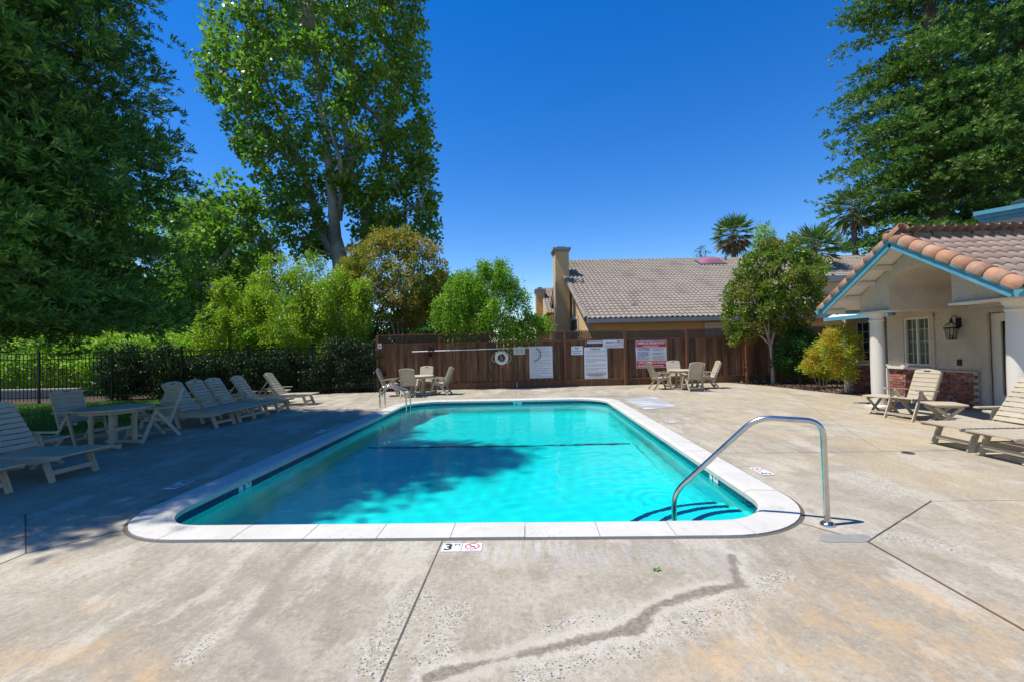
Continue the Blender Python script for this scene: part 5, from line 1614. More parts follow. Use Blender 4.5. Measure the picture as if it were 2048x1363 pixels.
# life ring
s0, z0 = FEN(1003, 714.5, 0.1)
lrg = fence_thing('life_ring', 'white ring buoy with rope hung on the board fence', 'life ring', s0, z0, 0.13)
R1, r1_ = 0.205, 0.062
tor = MB(); vs = []; nn, mm = 32, 12
for i in range(nn):
    for j in range(mm):
        a, b = 2 * math.pi * i / nn, 2 * math.pi * j / mm
        vs.append(((R1 + r1_ * math.cos(b)) * math.cos(a), r1_ * 0.8 * math.sin(b), (R1 + r1_ * math.cos(b)) * math.sin(a)))
tor.add(vs, [(i * mm + j, ((i + 1) % nn) * mm + j, ((i + 1) % nn) * mm + (j + 1) % mm, i * mm + (j + 1) % mm) for i in range(nn) for j in range(mm)], True)
tor.build('ring', MAT['rubber'], lrg)
for a in (45, 135, 225, 315):
    bd = MB(); c = Vector((R1 * math.cos(RD(a)), 0, R1 * math.sin(RD(a))))
    tt = Vector((-math.sin(RD(a)), 0, math.cos(RD(a))))
    ring_ = [c + Vector((math.cos(RD(a)), 0, math.sin(RD(a)))) * (r1_ + 0.004) * math.cos(2 * math.pi * k / 12) + Vector((0, 1, 0)) * (r1_ * 0.8 + 0.004) * math.sin(2 * math.pi * k / 12) for k in range(13)]
    bd.tube(ring_, 0.009, 5, False); bd.build('band', MAT['rope'], lrg)
rp = MB()
def ropeloop(a0, a1, out):
    return [((0.275 + out * math.sin(math.pi * k / 8)) * math.cos(RD(a0 + (a1 - a0) * k / 8)), 0, (0.275 + out * math.sin(math.pi * k / 8)) * math.sin(RD(a0 + (a1 - a0) * k / 8)) - 0.05 * math.sin(math.pi * k / 8)) for k in range(9)]
rp.tube(ropeloop(140, 215, 0.10), 0.010, 6); rp.tube(ropeloop(-35, 40, 0.10), 0.010, 6)
rp.tube([(-0.14, 0, 0.22), (-0.03, -0.02, 0.375), (0.03, -0.02, 0.375), (0.15, 0, 0.22)], 0.010, 6)
rp.tube([(-0.02, 0, -0.26), (0.02, 0, -0.36), (0.07, 0, -0.25)], 0.008, 6)
rp.build('rope', MAT['rope'], lrg)
MB().lathe([(0.028, -0.025), (0.04, 0), (0.028, 0.025)], (-0.20, -0.03, 0.20), 12).build('float', MAT['rubber'], lrg)
MB().lathe([(0.028, -0.025), (0.04, 0), (0.028, 0.025)], (0.19, -0.03, -0.20), 12).build('float', MAT['rubber'], lrg)
MB().lathe([(0.02, -0.085), (0.045, -0.05), (0.04, 0.04), (0.015, 0.09)], (-0.01, 0.03, 0.0), 12).build('throw_bag', MAT['inkred'], lrg)
MB().tube([(-0.04, -0.02, 0.09), (-0.06, -0.02, -0.02), (-0.02, -0.025, -0.09), (0.04, -0.02, -0.09), (0.0, -0.02, 0.05)], 0.008, 6).build('bag_rope', MAT['rope'], lrg)

# ================================================================== VEGETATION
def in_poly(poly, X, Y):
    c = np.zeros(X.shape, bool)
    for (x0, y0), (x1, y1) in zip(poly, poly[1:] + poly[:1]):
        if y0 == y1: continue
        c ^= ((y0 > Y) != (y1 > Y)) & (X < (x1 - x0) * (Y - y0) / (y1 - y0) + x0)
    return c
def edge_dist(poly, X, Y):
    d = np.full(X.shape, 1e9)
    for (x0, y0), (x1, y1) in zip(poly, poly[1:] + poly[:1]):
        L2 = max((x1 - x0) ** 2 + (y1 - y0) ** 2, 1e-6)
        t = np.clip(((X - x0) * (x1 - x0) + (Y - y0) * (y1 - y0)) / L2, 0, 1)
        d = np.minimum(d, np.hypot(X - x0 - t * (x1 - x0), Y - y0 - t * (y1 - y0)))
    return d
def sample_outline(poly, Y0, thick, n, R, edge_px=60.0, front=0.0):
    """n points in the volume behind an outline: thicker where the outline is wider"""
    xs = [p[0] for p in poly]; ys = [p[1] for p in poly]
    out = np.zeros((0, 2))
    while len(out) < n:
        q = np.stack([R.uniform(min(xs), max(xs), n * 2), R.uniform(min(ys), max(ys), n * 2)], 1)
        out = np.concatenate([out, q[in_poly(poly, q[:, 0], q[:, 1])]])
    q = out[:n]
    ed = np.clip(edge_dist(poly, q[:, 0], q[:, 1]) / edge_px, 0.0, 1.0) ** 0.5
    dy = thick * (R.uniform(-1, 1, n) * ed) + front
    Yw = Y0 + dy
    d = CF[None] + CR[None] * ((q[:, 0] - CX) / F_PX)[:, None] - CU[None] * ((q[:, 1] - CY) / F_PX)[:, None]
    t = Y0 / d[:, 1]
    P = d * t[:, None]; P[:, 2] += CAM_H
    P[:, 1] = Yw
    return P
def tree_root(name, label, cat, px, Y, group=None):
    p = AT(px, 700, Y)
    return thing(name, label, cat, (p.x, p.y, 0.0), 0.0, group)
def limbs(root, paths, mat, name='trunk', n=8):
    """each path: list of (px, py, Y, radius)"""
    for k, pth in enumerate(paths):
        pts = [AT(a, b, c) - root.location for a, b, c, r in pth]
        o = MB().tube(pts, [r for a, b, c, r in pth], n).build(name if k == 0 else 'branch', mat, root)
def leaf_cloud(root, C, rad, per, size, mat, R, aspect=0.6, squash=0.8, up=0.25, name='crown', size_jit=0.35, down=0.0, flat=0.0):
    """clumps of leaves around the centres C"""
    n = len(C) * per
    cc = np.repeat(C, per, 0)
    rr = np.repeat(rad * R.uniform(0.6, 1.25, len(C)), per)
    o = unit(R.normal(size=(n, 3))) * (R.uniform(0, 1, n) ** 0.45)[:, None] * rr[:, None]
    o[:, 2] *= squash
    P = cc + o
    D = unit(o) * 0.8 + R.normal(size=(n, 3)) * 0.55
    D[:, 2] += up - down
    s = size * R.uniform(1 - size_jit, 1 + size_jit, n)
    V = leaf_quads(P, D, s, s * aspect, R, 0.12)
    return V
def add_crown(root, V, mat, name='crown'):
    return quads_mesh(name, V - np.array(root.location)[None, None], mat, root)

LM = {
 'syc': leafmat('sycamore_leaf', (0.085, 0.165, 0.02), (0.21, 0.32, 0.04), (0.40, 0.46, 0.09), 0.45, 0.36, 0.32),
 'con': leafmat('conifer_needle', (0.035, 0.095, 0.016), (0.11, 0.225, 0.030), (0.29, 0.42, 0.07), 0.28, 0.5, 0.3),
 'conb': leafmat('conifer_needle_light', (0.16, 0.28, 0.04), (0.28, 0.43, 0.065), (0.38, 0.52, 0.10), 0.34, 0.5, 0.3),
 'red': leafmat('redwood_needle', (0.055, 0.12, 0.018), (0.13, 0.23, 0.035), (0.22, 0.32, 0.055), 0.28, 0.5, 0.28),
 'wil': leafmat('weeping_leaf', (0.19, 0.30, 0.018), (0.36, 0.46, 0.035), (0.50, 0.54, 0.06), 0.45, 0.42, 0.3),
 'wil2': leafmat('weeping_leaf_deep', (0.13, 0.26, 0.018), (0.26, 0.40, 0.03), (0.38, 0.46, 0.045), 0.45, 0.42, 0.25),
 'rust': leafmat('myrtle_leaf_rust', (0.20, 0.24, 0.035), (0.32, 0.31, 0.05), (0.44, 0.22, 0.075), 0.42, 0.45, 0.36),
 'myr': leafmat('myrtle_leaf', (0.11, 0.18, 0.025), (0.24, 0.29, 0.04), (0.30, 0.16, 0.06), 0.4, 0.4, 0.25),
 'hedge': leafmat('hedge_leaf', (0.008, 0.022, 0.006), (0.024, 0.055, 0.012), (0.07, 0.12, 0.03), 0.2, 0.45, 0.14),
 'back': leafmat('background_leaf', (0.18, 0.32, 0.03), (0.33, 0.45, 0.06), (0.50, 0.52, 0.12), 0.55, 0.45, 0.3),
 'grey': leafmat('greygreen_leaf', (0.06, 0.11, 0.06), (0.11, 0.17, 0.09), None, 0.28, 0.5),
 'shrub': leafmat('dark_shrub_leaf', (0.025, 0.085, 0.018), (0.07, 0.165, 0.028), (0.13, 0.21, 0.035), 0.32, 0.4, 0.2),
 'nan': leafmat('nandina_leaf', (0.27, 0.34, 0.035), (0.52, 0.50, 0.06), (0.70, 0.25, 0.04), 0.42, 0.42, 0.40),
 'palm': leafmat('palm_leaf', (0.06, 0.12, 0.025), (0.13, 0.20, 0.05), (0.19, 0.24, 0.08), 0.2, 0.45, 0.2),
 'palmdry': leafmat('palm_leaf_dry', (0.18, 0.14, 0.07), (0.28, 0.22, 0.12), (0.12, 0.13, 0.05), 0.15, 0.7, 0.2),
}

# ---- conifers
def conifer(name, label, x, y, H, Rmax, zb, nb, seed, mat, spray=0.26, blades=12, dens=1.0, power=0.75, bulge=0.18, group=None, bw=0.11, ragged=False):
    R = np.random.default_rng(seed)
    root = thing(name, label, 'tree', (x, y, 0), 0.0, group)
    MB().tube([(0, 0, -0.05), (0.05, 0, H * 0.3), (0.0, 0.05, H * 0.7), (0, 0, H)], [0.36 * H / 18, 0.27 * H / 18, 0.13 * H / 18, 0.02], 10).build('trunk', MAT['bark'], root)
    u = R.uniform(0, 1, nb) ** 1.25
    z = zb + (H - zb) * u
    f = (z - zb) / (H - zb)
    Rz = Rmax * ((1 - f) ** power) * (1 - bulge * np.exp(-f * 9))
    az = (np.arange(nb) * 2.39996 + R.uniform(-0.3, 0.3, nb)) % (2 * math.pi)
    L = Rz * R.uniform(0.5 if ragged else 0.66, 1.2 if ragged else 1.12, nb) + 0.25
    dirs = np.stack([np.cos(az), np.sin(az), np.zeros(nb)], 1)
    br = MB()
    Ps, Ds = [], []
    for i in range(nb):
        droop = R.uniform(0.10, 0.30)
        lift = R.uniform(0.0, 0.22)
        sidev = np.array([-dirs[i, 1], dirs[i, 0], 0])
        bend = R.uniform(-0.15, 0.15)
        pt = lambda t: np.array([0, 0, z[i]]) + dirs[i] * L[i] * t + sidev * bend * L[i] * t * t + np.array([0, 0, L[i] * (lift * t - droop * t * t)])
        if i % 2 == 0: br.tube([pt(0.05), pt(0.35), pt(0.7), pt(0.97)], [0.035 * L[i] / 3 + 0.008, 0.025 * L[i] / 3 + 0.006, 0.012, 0.004], 4, False)
        nc = max(2, int(dens * (1.2 + 1.25 * L[i])))
        per = 9
        for tc in np.clip(np.linspace(0.30, 1.0, nc) + R.normal(0, 0.05, nc), 0.2, 1.02):
            wdt = 0.34 * L[i] * (1.08 - tc) + 0.10
            co_ = R.normal(0, 0.7) * wdt
            pc = pt(tc) + sidev * co_ + np.array([0, 0, -abs(co_) * 0.22])
            for _ in range(per):
                e = R.normal(size=3) * np.array([0.19, 0.19, 0.05 if ragged else 0.075]) * (spray / 0.34)
                Ps.append(pc + e)
                Ds.append(dirs[i] * 0.55 + sidev * 0.5 * np.sign(co_) * min(1, abs(co_) / 0.25) + e * 3.0 + np.array([0, 0, R.uniform(-0.10, 0.45)]))
    bo = br.build('branches', MAT['bark'], root); bo['kind'] = 'stuff'
    P = np.array(Ps); D = unit(np.array(Ds))
    n = len(P)
    # each spray is a twig carrying a fan of flat blades
    tw = np.linspace(0.0, 0.42, blades)
    Pb = (P[:, None] + D[:, None] * (tw * spray)[None, :, None]).reshape(-1, 3)
    Dd = np.repeat(D, blades, 0)
    rad = unit(np.cross(Dd, unit(R.normal(size=Dd.shape))))
    Db = unit(Dd * 0.62 + rad * R.uniform(0.35, 1.0, len(Dd))[:, None] + np.array([0, 0, 0.22]))
    s = spray * R.uniform(0.26, 0.46, len(Pb))
    sd = unit(np.cross(Db, R.normal(size=Db.shape))) * (s * bw * R.uniform(0.7, 1.3, len(Pb)))[:, None]
    V = np.stack([Pb - sd * 0.4, Pb + Db * (s * 0.45)[:, None] + sd, Pb + Db * s[:, None]], axis=1)
    tris_mesh('foliage', V, mat, root)
    return root

conifer('conifer_tree', 'big dark conifer with branches almost to the ground beside the row of loungers', -10.95, 8.7, 16.5, 3.75, 2.3, 600, 1, LM['con'], 0.33, 15, 1.35, 0.55, group='conifers along the lawn', bw=0.19)
conifer('conifer_tree', 'paler green conifer with bright fan-like sprays, closest to the open deck', -9.2, 4.3, 13.5, 3.0, 2.1, 280, 2, LM['conb'], 0.33, 17, 1.2, 0.62, group='conifers along the lawn', bw=0.15)
conifer('conifer_tree', 'tall dark conifer standing behind and between the two other lawn conifers', -9.7, 6.3, 20.5, 3.3, 2.3, 440, 3, LM['con'], 0.38, 12, 1.2, 0.70, group='conifers along the lawn', bw=0.19)
conifer('conifer_tree', 'dark conifer farther back on the lawn, in the shade of the bigger ones', -15.5, 11.5, 17.0, 3.6, 2.2, 210, 4, LM['con'], 0.42, 10, 1.0, 0.65, group='conifers along the lawn', bw=0.2)
p = AT(1885, 690, 34.0)
conifer('redwood_tree', 'tall layered redwood rising behind the pool house roof, nearest the palms', p.x, 34.0, 42.0, 7.1, 1.5, 600, 5, LM['red'], 0.66, 11, 0.95, 0.5, group='redwoods behind the pool house', bw=0.27, ragged=True)
p = AT(2060, 690, 36.0)
conifer('redwood_tree', 'second redwood, standing behind the rooftop chimney of the pool house', p.x, 36.0, 44.0, 6.6, 1.5, 520, 6, LM['red'], 0.66, 10, 0.9, 0.5, group='redwoods behind the pool house', bw=0.27, ragged=True)

# ---- sycamores
R = np.random.default_rng(21)
sy = tree_root('sycamore_tree', 'huge sycamore with pale forked limbs and open leafy crown behind the hedge', 'tree', 700, 26.0)
SY = 26.0
limbs(sy, [
 [(690, 705, SY, 0.55), (690, 600, SY, 0.50), (678, 510, SY, 0.46), (671, 475, SY, 0.36), (665, 400, SY - .4, 0.30), (655, 301, SY - .8, 0.22), (640, 200, SY - 1, 0.14), (630, 60, SY - 1, 0.06)],
 [(676, 512, SY, 0.34), (637, 471, SY + .3, 0.30), (633, 428, SY + .4, 0.27), (618, 376, SY + .6, 0.24), (602, 333, SY + .6, 0.20), (560, 230, SY + .8, 0.12), (520, 130, SY + .8, 0.06)],
 [(690, 600, SY, 0.42), (733, 495, SY + .3, 0.42), (736, 432, SY + .3, 0.38), (713, 380, SY + .2, 0.28), (697, 337, SY, 0.22), (690, 240, SY - .2, 0.14), (700, 120, SY, 0.07)],
 [(736, 432, SY + .3, 0.26), (765, 340, SY + .8, 0.2), (775, 260, SY + 1, 0.15), (792, 194, SY + 1, 0.13), (780, 119, SY + 1, 0.10), (790, 20, SY + 1, 0.05)],
 [(775, 260, SY + 1, 0.14), (745, 225, SY + .2, 0.13), (725, 202, SY - .3, 0.11), (700, 150, SY - 1, 0.05)],
 [(678, 440, SY, 0.20), (685, 380, SY - .8, 0.16), (680, 320, SY - 1.4, 0.12), (660, 260, SY - 2, 0.07)],
 [(602, 333, SY + .6, 0.13), (560, 300, SY - .4, 0.1), (500, 230, SY - 1, 0.06), (440, 150, SY - 1, 0.03)],
 [(733, 470, SY + .3, 0.18), (790, 430, SY - .6, 0.12), (840, 410, SY - 1, 0.06)],
 [(676, 505, SY, 0.2), (700, 497, SY - .6, 0.16), (735, 487, SY - .4, 0.14)]], MAT['syc_bark'])
syo = [(440, -170), (425, -20), (428, 60), (408, 140), (415, 190), (452, 205), (462, 270), (480, 300), (505, 345), (530, 380), (505, 420), (515, 450), (560, 440), (560, 500), (610, 515), (655, 505),
       (652, 440), (632, 400), (640, 380), (660, 410), (700, 400), (715, 440), (700, 470), (716, 500), (770, 500), (830, 492), (872, 488), (884, 458), (862, 420), (874, 380), (848, 350), (868, 310), (852, 260), (864, 235), (846, 190), (840, 140), (864, 95), (842, 60), (838, 0), (830, -170)]
C = sample_outline(syo, SY, 3.6, 920, R, 110)
def twigs(root, C, limb_pts, mat, n, R, r=0.022):
    mb = MB(); LPt = np.array([tuple(p) for p in limb_pts])
    for c in C[R.permutation(len(C))[:n]]:
        d = np.linalg.norm(LPt - c[None], axis=1) + np.maximum(LPt[:, 2] - c[2], 0) * 1.5
        a = LPt[d.argmin()]
        mid_ = (a + c) / 2 + np.array([R.normal(0, 0.15), R.normal(0, 0.15), -0.12])
        mb.tube([a - np.array(root.location), mid_ - np.array(root.location), c - np.array(root.location)], [r * 1.8, r * 1.2, r * 0.4], 4, False)
    o = mb.build('twigs', mat, root); o['kind'] = 'stuff'
lp = []
for ch_ in sy.children:
    lp += [sy.location + v.co for v in ch_.data.vertices if ch_.name.startswith(('branch', 'trunk'))]
lp = [p for p in lp if p.z > 6]
lp2 = list(lp)
for a, b in zip(lp[:-1], lp[1:]):
    if (a - b).length < 6: lp2 += [a.lerp(b, 0.33), a.lerp(b, 0.66)]
twigs(sy, C, lp2, MAT['syc_bark'], 420, R)
V = leaf_cloud(sy, C, 0.52, 60, 0.235, None, R, 0.75, 0.85, 0.05)
add_crown(sy, V, LM['syc'])
s2 = tree_root('sycamore_tree', 'smaller sycamore half hidden behind the dark conifer, with a thick leaning limb', 'tree', 440, 23.0)
limbs(s2, [[(425, 705, 23, 0.35), (432, 620, 23, 0.32), (428, 560, 23, 0.26), (420, 500, 23.3, 0.2), (450, 430, 23.3, 0.1)], [(430, 590, 23, 0.22), (400, 572, 22.6, 0.2), (370, 555, 22, 0.15)], [(428, 545, 23, 0.14), (470, 480, 22.6, 0.09), (500, 430, 22.4, 0.04)]], MAT['syc_bark'])
C = sample_outline([(360, 400), (410, 410), (432, 350), (470, 355), (485, 395), (500, 380), (520, 430), (512, 470), (545, 490), (540, 520), (505, 540), (470, 620), (420, 640), (360, 600)], 23.0, 2.4, 150, R, 70)
add_crown(s2, leaf_cloud(s2, C, 0.52, 52, 0.24, None, R, 0.75, 0.85, 0.05), LM['syc'])
g3 = tree_root('distant_tree', 'hazy grey-green tree far behind the bright weeping shrubs', 'tree', 530, 38.0)
limbs(g3, [[(530, 705, 38, 0.3), (530, 600, 38, 0.25), (528, 480, 38, 0.05)]], MAT['bark'])
C = sample_outline([(495, 640), (500, 500), (515, 460), (530, 475), (545, 480), (556, 530), (575, 640)], 38.0, 2.0, 120, R, 40)
add_crown(g3, leaf_cloud(g3, C, 0.7, 60, 0.30, None, R, 0.25, 1.3, 0.6), LM['grey'])

# ---- weeping shrubs
def strands(P, R, length, per, size, aspect=0.42, out=0.18):
    """leaves along drooping shoots that start at P"""
    n = len(P)
    L = length * R.uniform(0.5, 1.25, n)
    a = R.uniform(0, 2 * math.pi, n)
    o = np.stack([np.cos(a), np.sin(a), np.zeros(n)], 1) * (out * R.uniform(0.2, 1.3, n))[:, None]
    t = np.linspace(0.0, 1.0, per)
    Q = P[:, None] + o[:, None] * (np.sqrt(t))[None, :, None]
    Q[:, :, 2] += (0.16 * np.sin(t * math.pi * 0.8))[None] * L[:, None] - (t ** 1.3)[None] * L[:, None]
    Q = Q.reshape(-1, 3) + R.normal(size=(n * per, 3)) * 0.035
    D = R.normal(size=Q.shape) * 0.7; D[:, 2] -= 0.45
    D += np.repeat(unit(o), per, 0) * 0.5
    s = size * R.uniform(0.65, 1.35, len(Q))
    return leaf_quads(Q, D, s, s * aspect, R, 0.1)
def weeping(label, outl, Y, thick, n, length, per, size, mat, seed, stems, px, ycut=None):
    R = np.random.default_rng(seed)
    r = tree_root('weeping_shrub', label, 'shrub', px, Y, 'bright weeping shrubs along the fence')
    limbs(r, stems, MAT['bark'])
    nc = max(24, n // 34)
    C = sample_outline(outl, Y, thick, nc, R, 70)
    cl = R.integers(0, nc, n)
    P = C[cl] + np.stack([R.normal(0, 0.14, n), R.normal(0, 0.14, n), R.normal(0.05, 0.10, n)], 1)
    V = strands(P, R, length, per, size)
    add_crown(r, V, mat)
    return r
weeping('tall bright green weeping shrub rising in a rounded mound behind the dark hedge',
        [(506, 728), (508, 590), (520, 535), (545, 508), (590, 498), (640, 502), (668, 530), (700, 545), (730, 570), (752, 630), (750, 728)], 18.6, 1.35, 4000, 0.80, 11, 0.105, LM['wil'], 31,
        [[(620, 705, 19, 0.10), (610, 640, 19, 0.08), (600, 560, 19, 0.03)], [(640, 705, 19, 0.08), (670, 640, 19, 0.05), (690, 580, 19, 0.02)]], 620)
weeping('lower yellow-green weeping shrub between the dark conifer and the tall mound',
        [(392, 715), (402, 640), (425, 600), (450, 560), (470, 575), (490, 585), (520, 575), (530, 640), (530, 722)], 18.2, 1.1, 1900, 0.72, 11, 0.10, LM['wil'], 32,
        [[(460, 705, 18.6, 0.08), (460, 640, 18.6, 0.06), (455, 590, 18.6, 0.02)]], 460)
weeping('bright green weeping shrub spilling over the lattice top of the board fence',
        [(862, 632), (872, 598), (892, 575), (915, 552), (940, 540), (962, 522), (985, 532), (1000, 520), (1030, 548), (1048, 590), (1055, 620), (1056, 660), (1000, 672), (940, 668), (885, 655)], 17.66, 0.85, 3000, 0.66, 11, 0.095, LM['wil2'], 33,
        [[(965, 705, 18.4, 0.07), (965, 640, 18.4, 0.06), (960, 570, 18.3, 0.02)], [(965, 690, 18.4, 0.05), (1010, 620, 18.3, 0.03), (1030, 560, 18.3, 0.01)]], 965)
weeping('small leafy clump hanging over the lattice beside the tan house wall',
        [(1035, 655), (1045, 632), (1070, 625), (1092, 640), (1096, 668), (1060, 676), (1038, 672)], 17.75, 0.35, 520, 0.30, 8, 0.09, LM['wil2'], 34,
        [[(1065, 705, 18.3, 0.03), (1065, 650, 18.2, 0.01)]], 1065)
# ---- crape myrtles
R = np.random.default_rng(41)
m1 = tree_root('crape_myrtle', 'rust-tinged crape myrtle with several slender stems behind the board fence', 'tree', 800, 20.3)
MY = 20.3
limbs(m1, [[(800, 715, MY, 0.07), (795, 640, MY, 0.055), (770, 580, MY, 0.04), (740, 520, MY, 0.015)], [(803, 715, MY, 0.06), (806, 630, MY, 0.05), (812, 560, MY, 0.03), (815, 490, MY, 0.01)],
           [(808, 700, MY, 0.06), (830, 630, MY + .2, 0.045), (855, 560, MY + .2, 0.02)], [(797, 690, MY, 0.05), (780, 640, MY - .3, 0.04), (790, 560, MY - .4, 0.02)], [(802, 690, MY, 0.045), (760, 650, MY, 0.035), (715, 590, MY, 0.012)]], MAT['palebark'])
C = sample_outline([(672, 580), (665, 548), (690, 520), (700, 500), (735, 488), (752, 462), (790, 462), (815, 458), (850, 480), (885, 502), (895, 545), (880, 600), (860, 640), (820, 655), (770, 655), (730, 640), (690, 610)], MY, 1.7, 460, R, 80)
add_crown(m1, leaf_cloud(m1, C, 0.25, 64, 0.125, None, R, 0.5, 0.9, 0.35), LM['rust'])
m2 = tree_root('crape_myrtle', 'slim-trunked crape myrtle with bronze-green crown standing in the mulch before the board fence', 'tree', 1545, 17.35)
b = G(1546, 767); MY = 17.35
m2.location = (AT(1546, 767, MY).x, MY, -0.01)
limbs(m2, [[(1546, 769, MY, 0.075), (1545, 730, MY, 0.062), (1541, 690, MY, 0.055), (1535, 670, MY, 0.045), (1520, 620, MY, 0.03), (1500, 560, MY, 0.012)],
           [(1541, 692, MY, 0.05), (1550, 660, MY, 0.04), (1562, 600, MY, 0.028), (1570, 520, MY, 0.01)], [(1541, 690, MY, 0.04), (1525, 675, MY - .2, 0.03), (1495, 650, MY - .4, 0.012)],
           [(1550, 660, MY, 0.03), (1585, 620, MY + .2, 0.02), (1620, 570, MY + .3, 0.008)], [(1537, 672, MY, 0.03), (1538, 610, MY - .4, 0.02), (1540, 540, MY - .5, 0.008)]], MAT['palebark'])
C = sample_outline([(1452, 650), (1456, 585), (1468, 555), (1490, 515), (1520, 492), (1545, 478), (1580, 476), (1605, 505), (1640, 522), (1652, 560), (1640, 600), (1622, 640), (1590, 668), (1560, 662), (1530, 648), (1500, 678), (1470, 690), (1455, 678)], MY, 1.35, 400, R, 80)
add_crown(m2, leaf_cloud(m2, C, 0.215, 62, 0.11, None, R, 0.52, 0.9, 0.35), LM['myr'])
# ---- shrubs by the pool house
s1 = tree_root('shrub', 'dark green leafy shrub between the crape myrtle trunk and the yellow bushes', 'shrub', 1598, 17.0)
limbs(s1, [[(1598, 768, 17.0, 0.03), (1596, 730, 17, 0.02), (1590, 690, 17, 0.008)], [(1600, 768, 17.0, 0.025), (1608, 720, 17, 0.015), (1615, 690, 17, 0.006)]], MAT['bark'])
C = sample_outline([(1552, 735), (1556, 690), (1575, 665), (1610, 662), (1640, 680), (1642, 720), (1620, 745), (1580, 748)], 17.0, 0.6, 180, R, 40)
add_crown(s1, leaf_cloud(s1, C, 0.20, 60, 0.085, None, R, 0.42, 0.9, 0.2), LM['shrub'])
def nandina(label, outl, stems, Y, px, n, seed):
    R = np.random.default_rng(seed)
    r = tree_root('heavenly_bamboo', label, 'shrub', px, Y, 'yellow and orange bushes by the pool house')
    limbs(r, stems, MAT['palebark'], 'stem', 6)
    C = sample_outline(outl, Y, 0.42, n, R, 40)
    add_crown(r, leaf_cloud(r, C, 0.17, 46, 0.095, None, R, 0.24, 0.55, 0.15), LM['nan'])
nandina('yellow-green bush with several bare stems at the edge of the mulch, front of the pair', [(1600, 740), (1612, 715), (1630, 690), (1655, 672), (1690, 690), (1700, 725), (1680, 752), (1640, 758)],
        [[(1642, 777, 15.2, 0.018), (1636, 750, 15.2, 0.013), (1628, 715, 15.2, 0.005)], [(1646, 777, 15.2, 0.018), (1648, 740, 15.2, 0.012), (1650, 700, 15.2, 0.005)], [(1651, 777, 15.2, 0.016), (1658, 740, 15.2, 0.012), (1672, 705, 15.2, 0.005)], [(1640, 777, 15.25, 0.014), (1622, 745, 15.3, 0.008)]], 15.2, 1646, 150, 51)
nandina('taller yellow and orange bush against the brick of the pool house wing', [(1645, 690), (1650, 668), (1672, 655), (1700, 650), (1718, 668), (1716, 705), (1708, 735), (1702, 760), (1682, 758), (1665, 735)],
        [[(1694, 783, 14.1, 0.018), (1690, 740, 14.1, 0.013), (1680, 690, 14.1, 0.005)], [(1698, 783, 14.1, 0.018), (1702, 740, 14.1, 0.012), (1710, 690, 14.1, 0.005)], [(1703, 783, 14.0, 0.016), (1718, 740, 14.0, 0.01), (1728, 700, 14, 0.004)]], 13.55, 1694, 135, 52)

# ---- hedge along the iron fence: separate bushes that merge
R = np.random.default_rng(61)
hx = [(-14.6, 'dark hedge bush thinning out beside the bright gap in the iron fence'), (-13.3, 'dark hedge bush, second from the bright gap in the iron fence'), (-12.0, 'dark hedge bush, third from the bright gap in the iron fence'), (-10.75, 'dark hedge bush, middle of the row behind the loungers'),
      (-9.5, 'dark hedge bush, fourth from the board fence end'), (-8.25, 'dark hedge bush, third from the board fence end'), (-7.1, 'dark hedge bush, second from the board fence end'), (-6.2, 'dark hedge bush squeezed against the end of the board fence')]
for i, (x, lab) in enumerate(hx):
    y = c1[1] + (17.2 - c1[1]) * (x - c1[0]) / (-5.86 - c1[0]) + 0.42
    r = thing('hedge_bush', lab, 'hedge', (x, y, -0.03), 0.0, 'dark hedge bushes behind the loungers')
    for k in range(3):
        MB().tube([(0.15 * (k - 1), 0, 0), (0.3 * (k - 1), 0.05, 0.7), (0.42 * (k - 1), 0, 1.5)], [0.035, 0.025, 0.008], 6).build('stem', MAT['bark'], r)
    n = 240
    u = R.uniform(-1, 1, (n, 3)); keep = (np.abs(u[:, 0]) ** 3 + np.abs(u[:, 1]) ** 3 + np.abs(u[:, 2]) ** 5) < 1.05
    u = u[keep]
    hz = R.uniform(0.66, 1.04)
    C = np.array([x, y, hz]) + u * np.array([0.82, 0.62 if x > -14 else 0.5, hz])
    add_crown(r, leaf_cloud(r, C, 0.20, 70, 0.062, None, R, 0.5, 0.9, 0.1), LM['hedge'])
# ---- sunlit shrubs beyond the iron fence
bgs = [(-6.9, 21.6, 1.7, 2.9, 'leafy shrub behind the end of the board fence, below the rust-tinged myrtle'), (-4.4, 22.4, 1.6, 2.6, 'leafy shrub behind the board fence, between the rust-tinged myrtle and the weeping shrub'), (-25.5, 19.6, 2.6, 2.6, 'sunlit yellow-green shrub beyond the low concrete wall, farthest along the iron fence'), (-21.3, 19.5, 2.4, 2.8, 'sunlit yellow-green shrub above the end of the low concrete wall'),
       (-17.6, 19.2, 2.1, 2.5, 'sunlit yellow-green shrub glowing through the gap in the iron fence'), (-14.4, 19.6, 2.0, 2.6, 'sunlit yellow-green shrub rising over the thin end of the dark hedge'),
       (-11.4, 19.9, 1.9, 2.7, 'sunlit yellow-green shrub behind the middle of the dark hedge')]
for i, (x, y, rr, hh, lab) in enumerate(bgs):
    r = thing('background_shrub', lab, 'shrub', (x, y, -0.05), 0.0, 'sunlit shrubs beyond the iron fence')
    MB().tube([(0, 0, 0), (0.1, 0, hh * 0.5), (0, 0.1, hh * 0.8)], [0.10, 0.06, 0.02], 7).build('stem', MAT['bark'], r)
    u = unit(R.normal(size=(330, 3))) * (R.uniform(0.3, 1, 330) ** 0.4)[:, None]
    C = np.array([x, y, hh * 0.5]) + u * np.array([rr, 1.2, hh * 0.52])
    add_crown(r, leaf_cloud(r, C, 0.32, 46, 0.13, None, R, 0.5, 0.9, 0.2), LM['shrub' if x > -8 else 'back'])
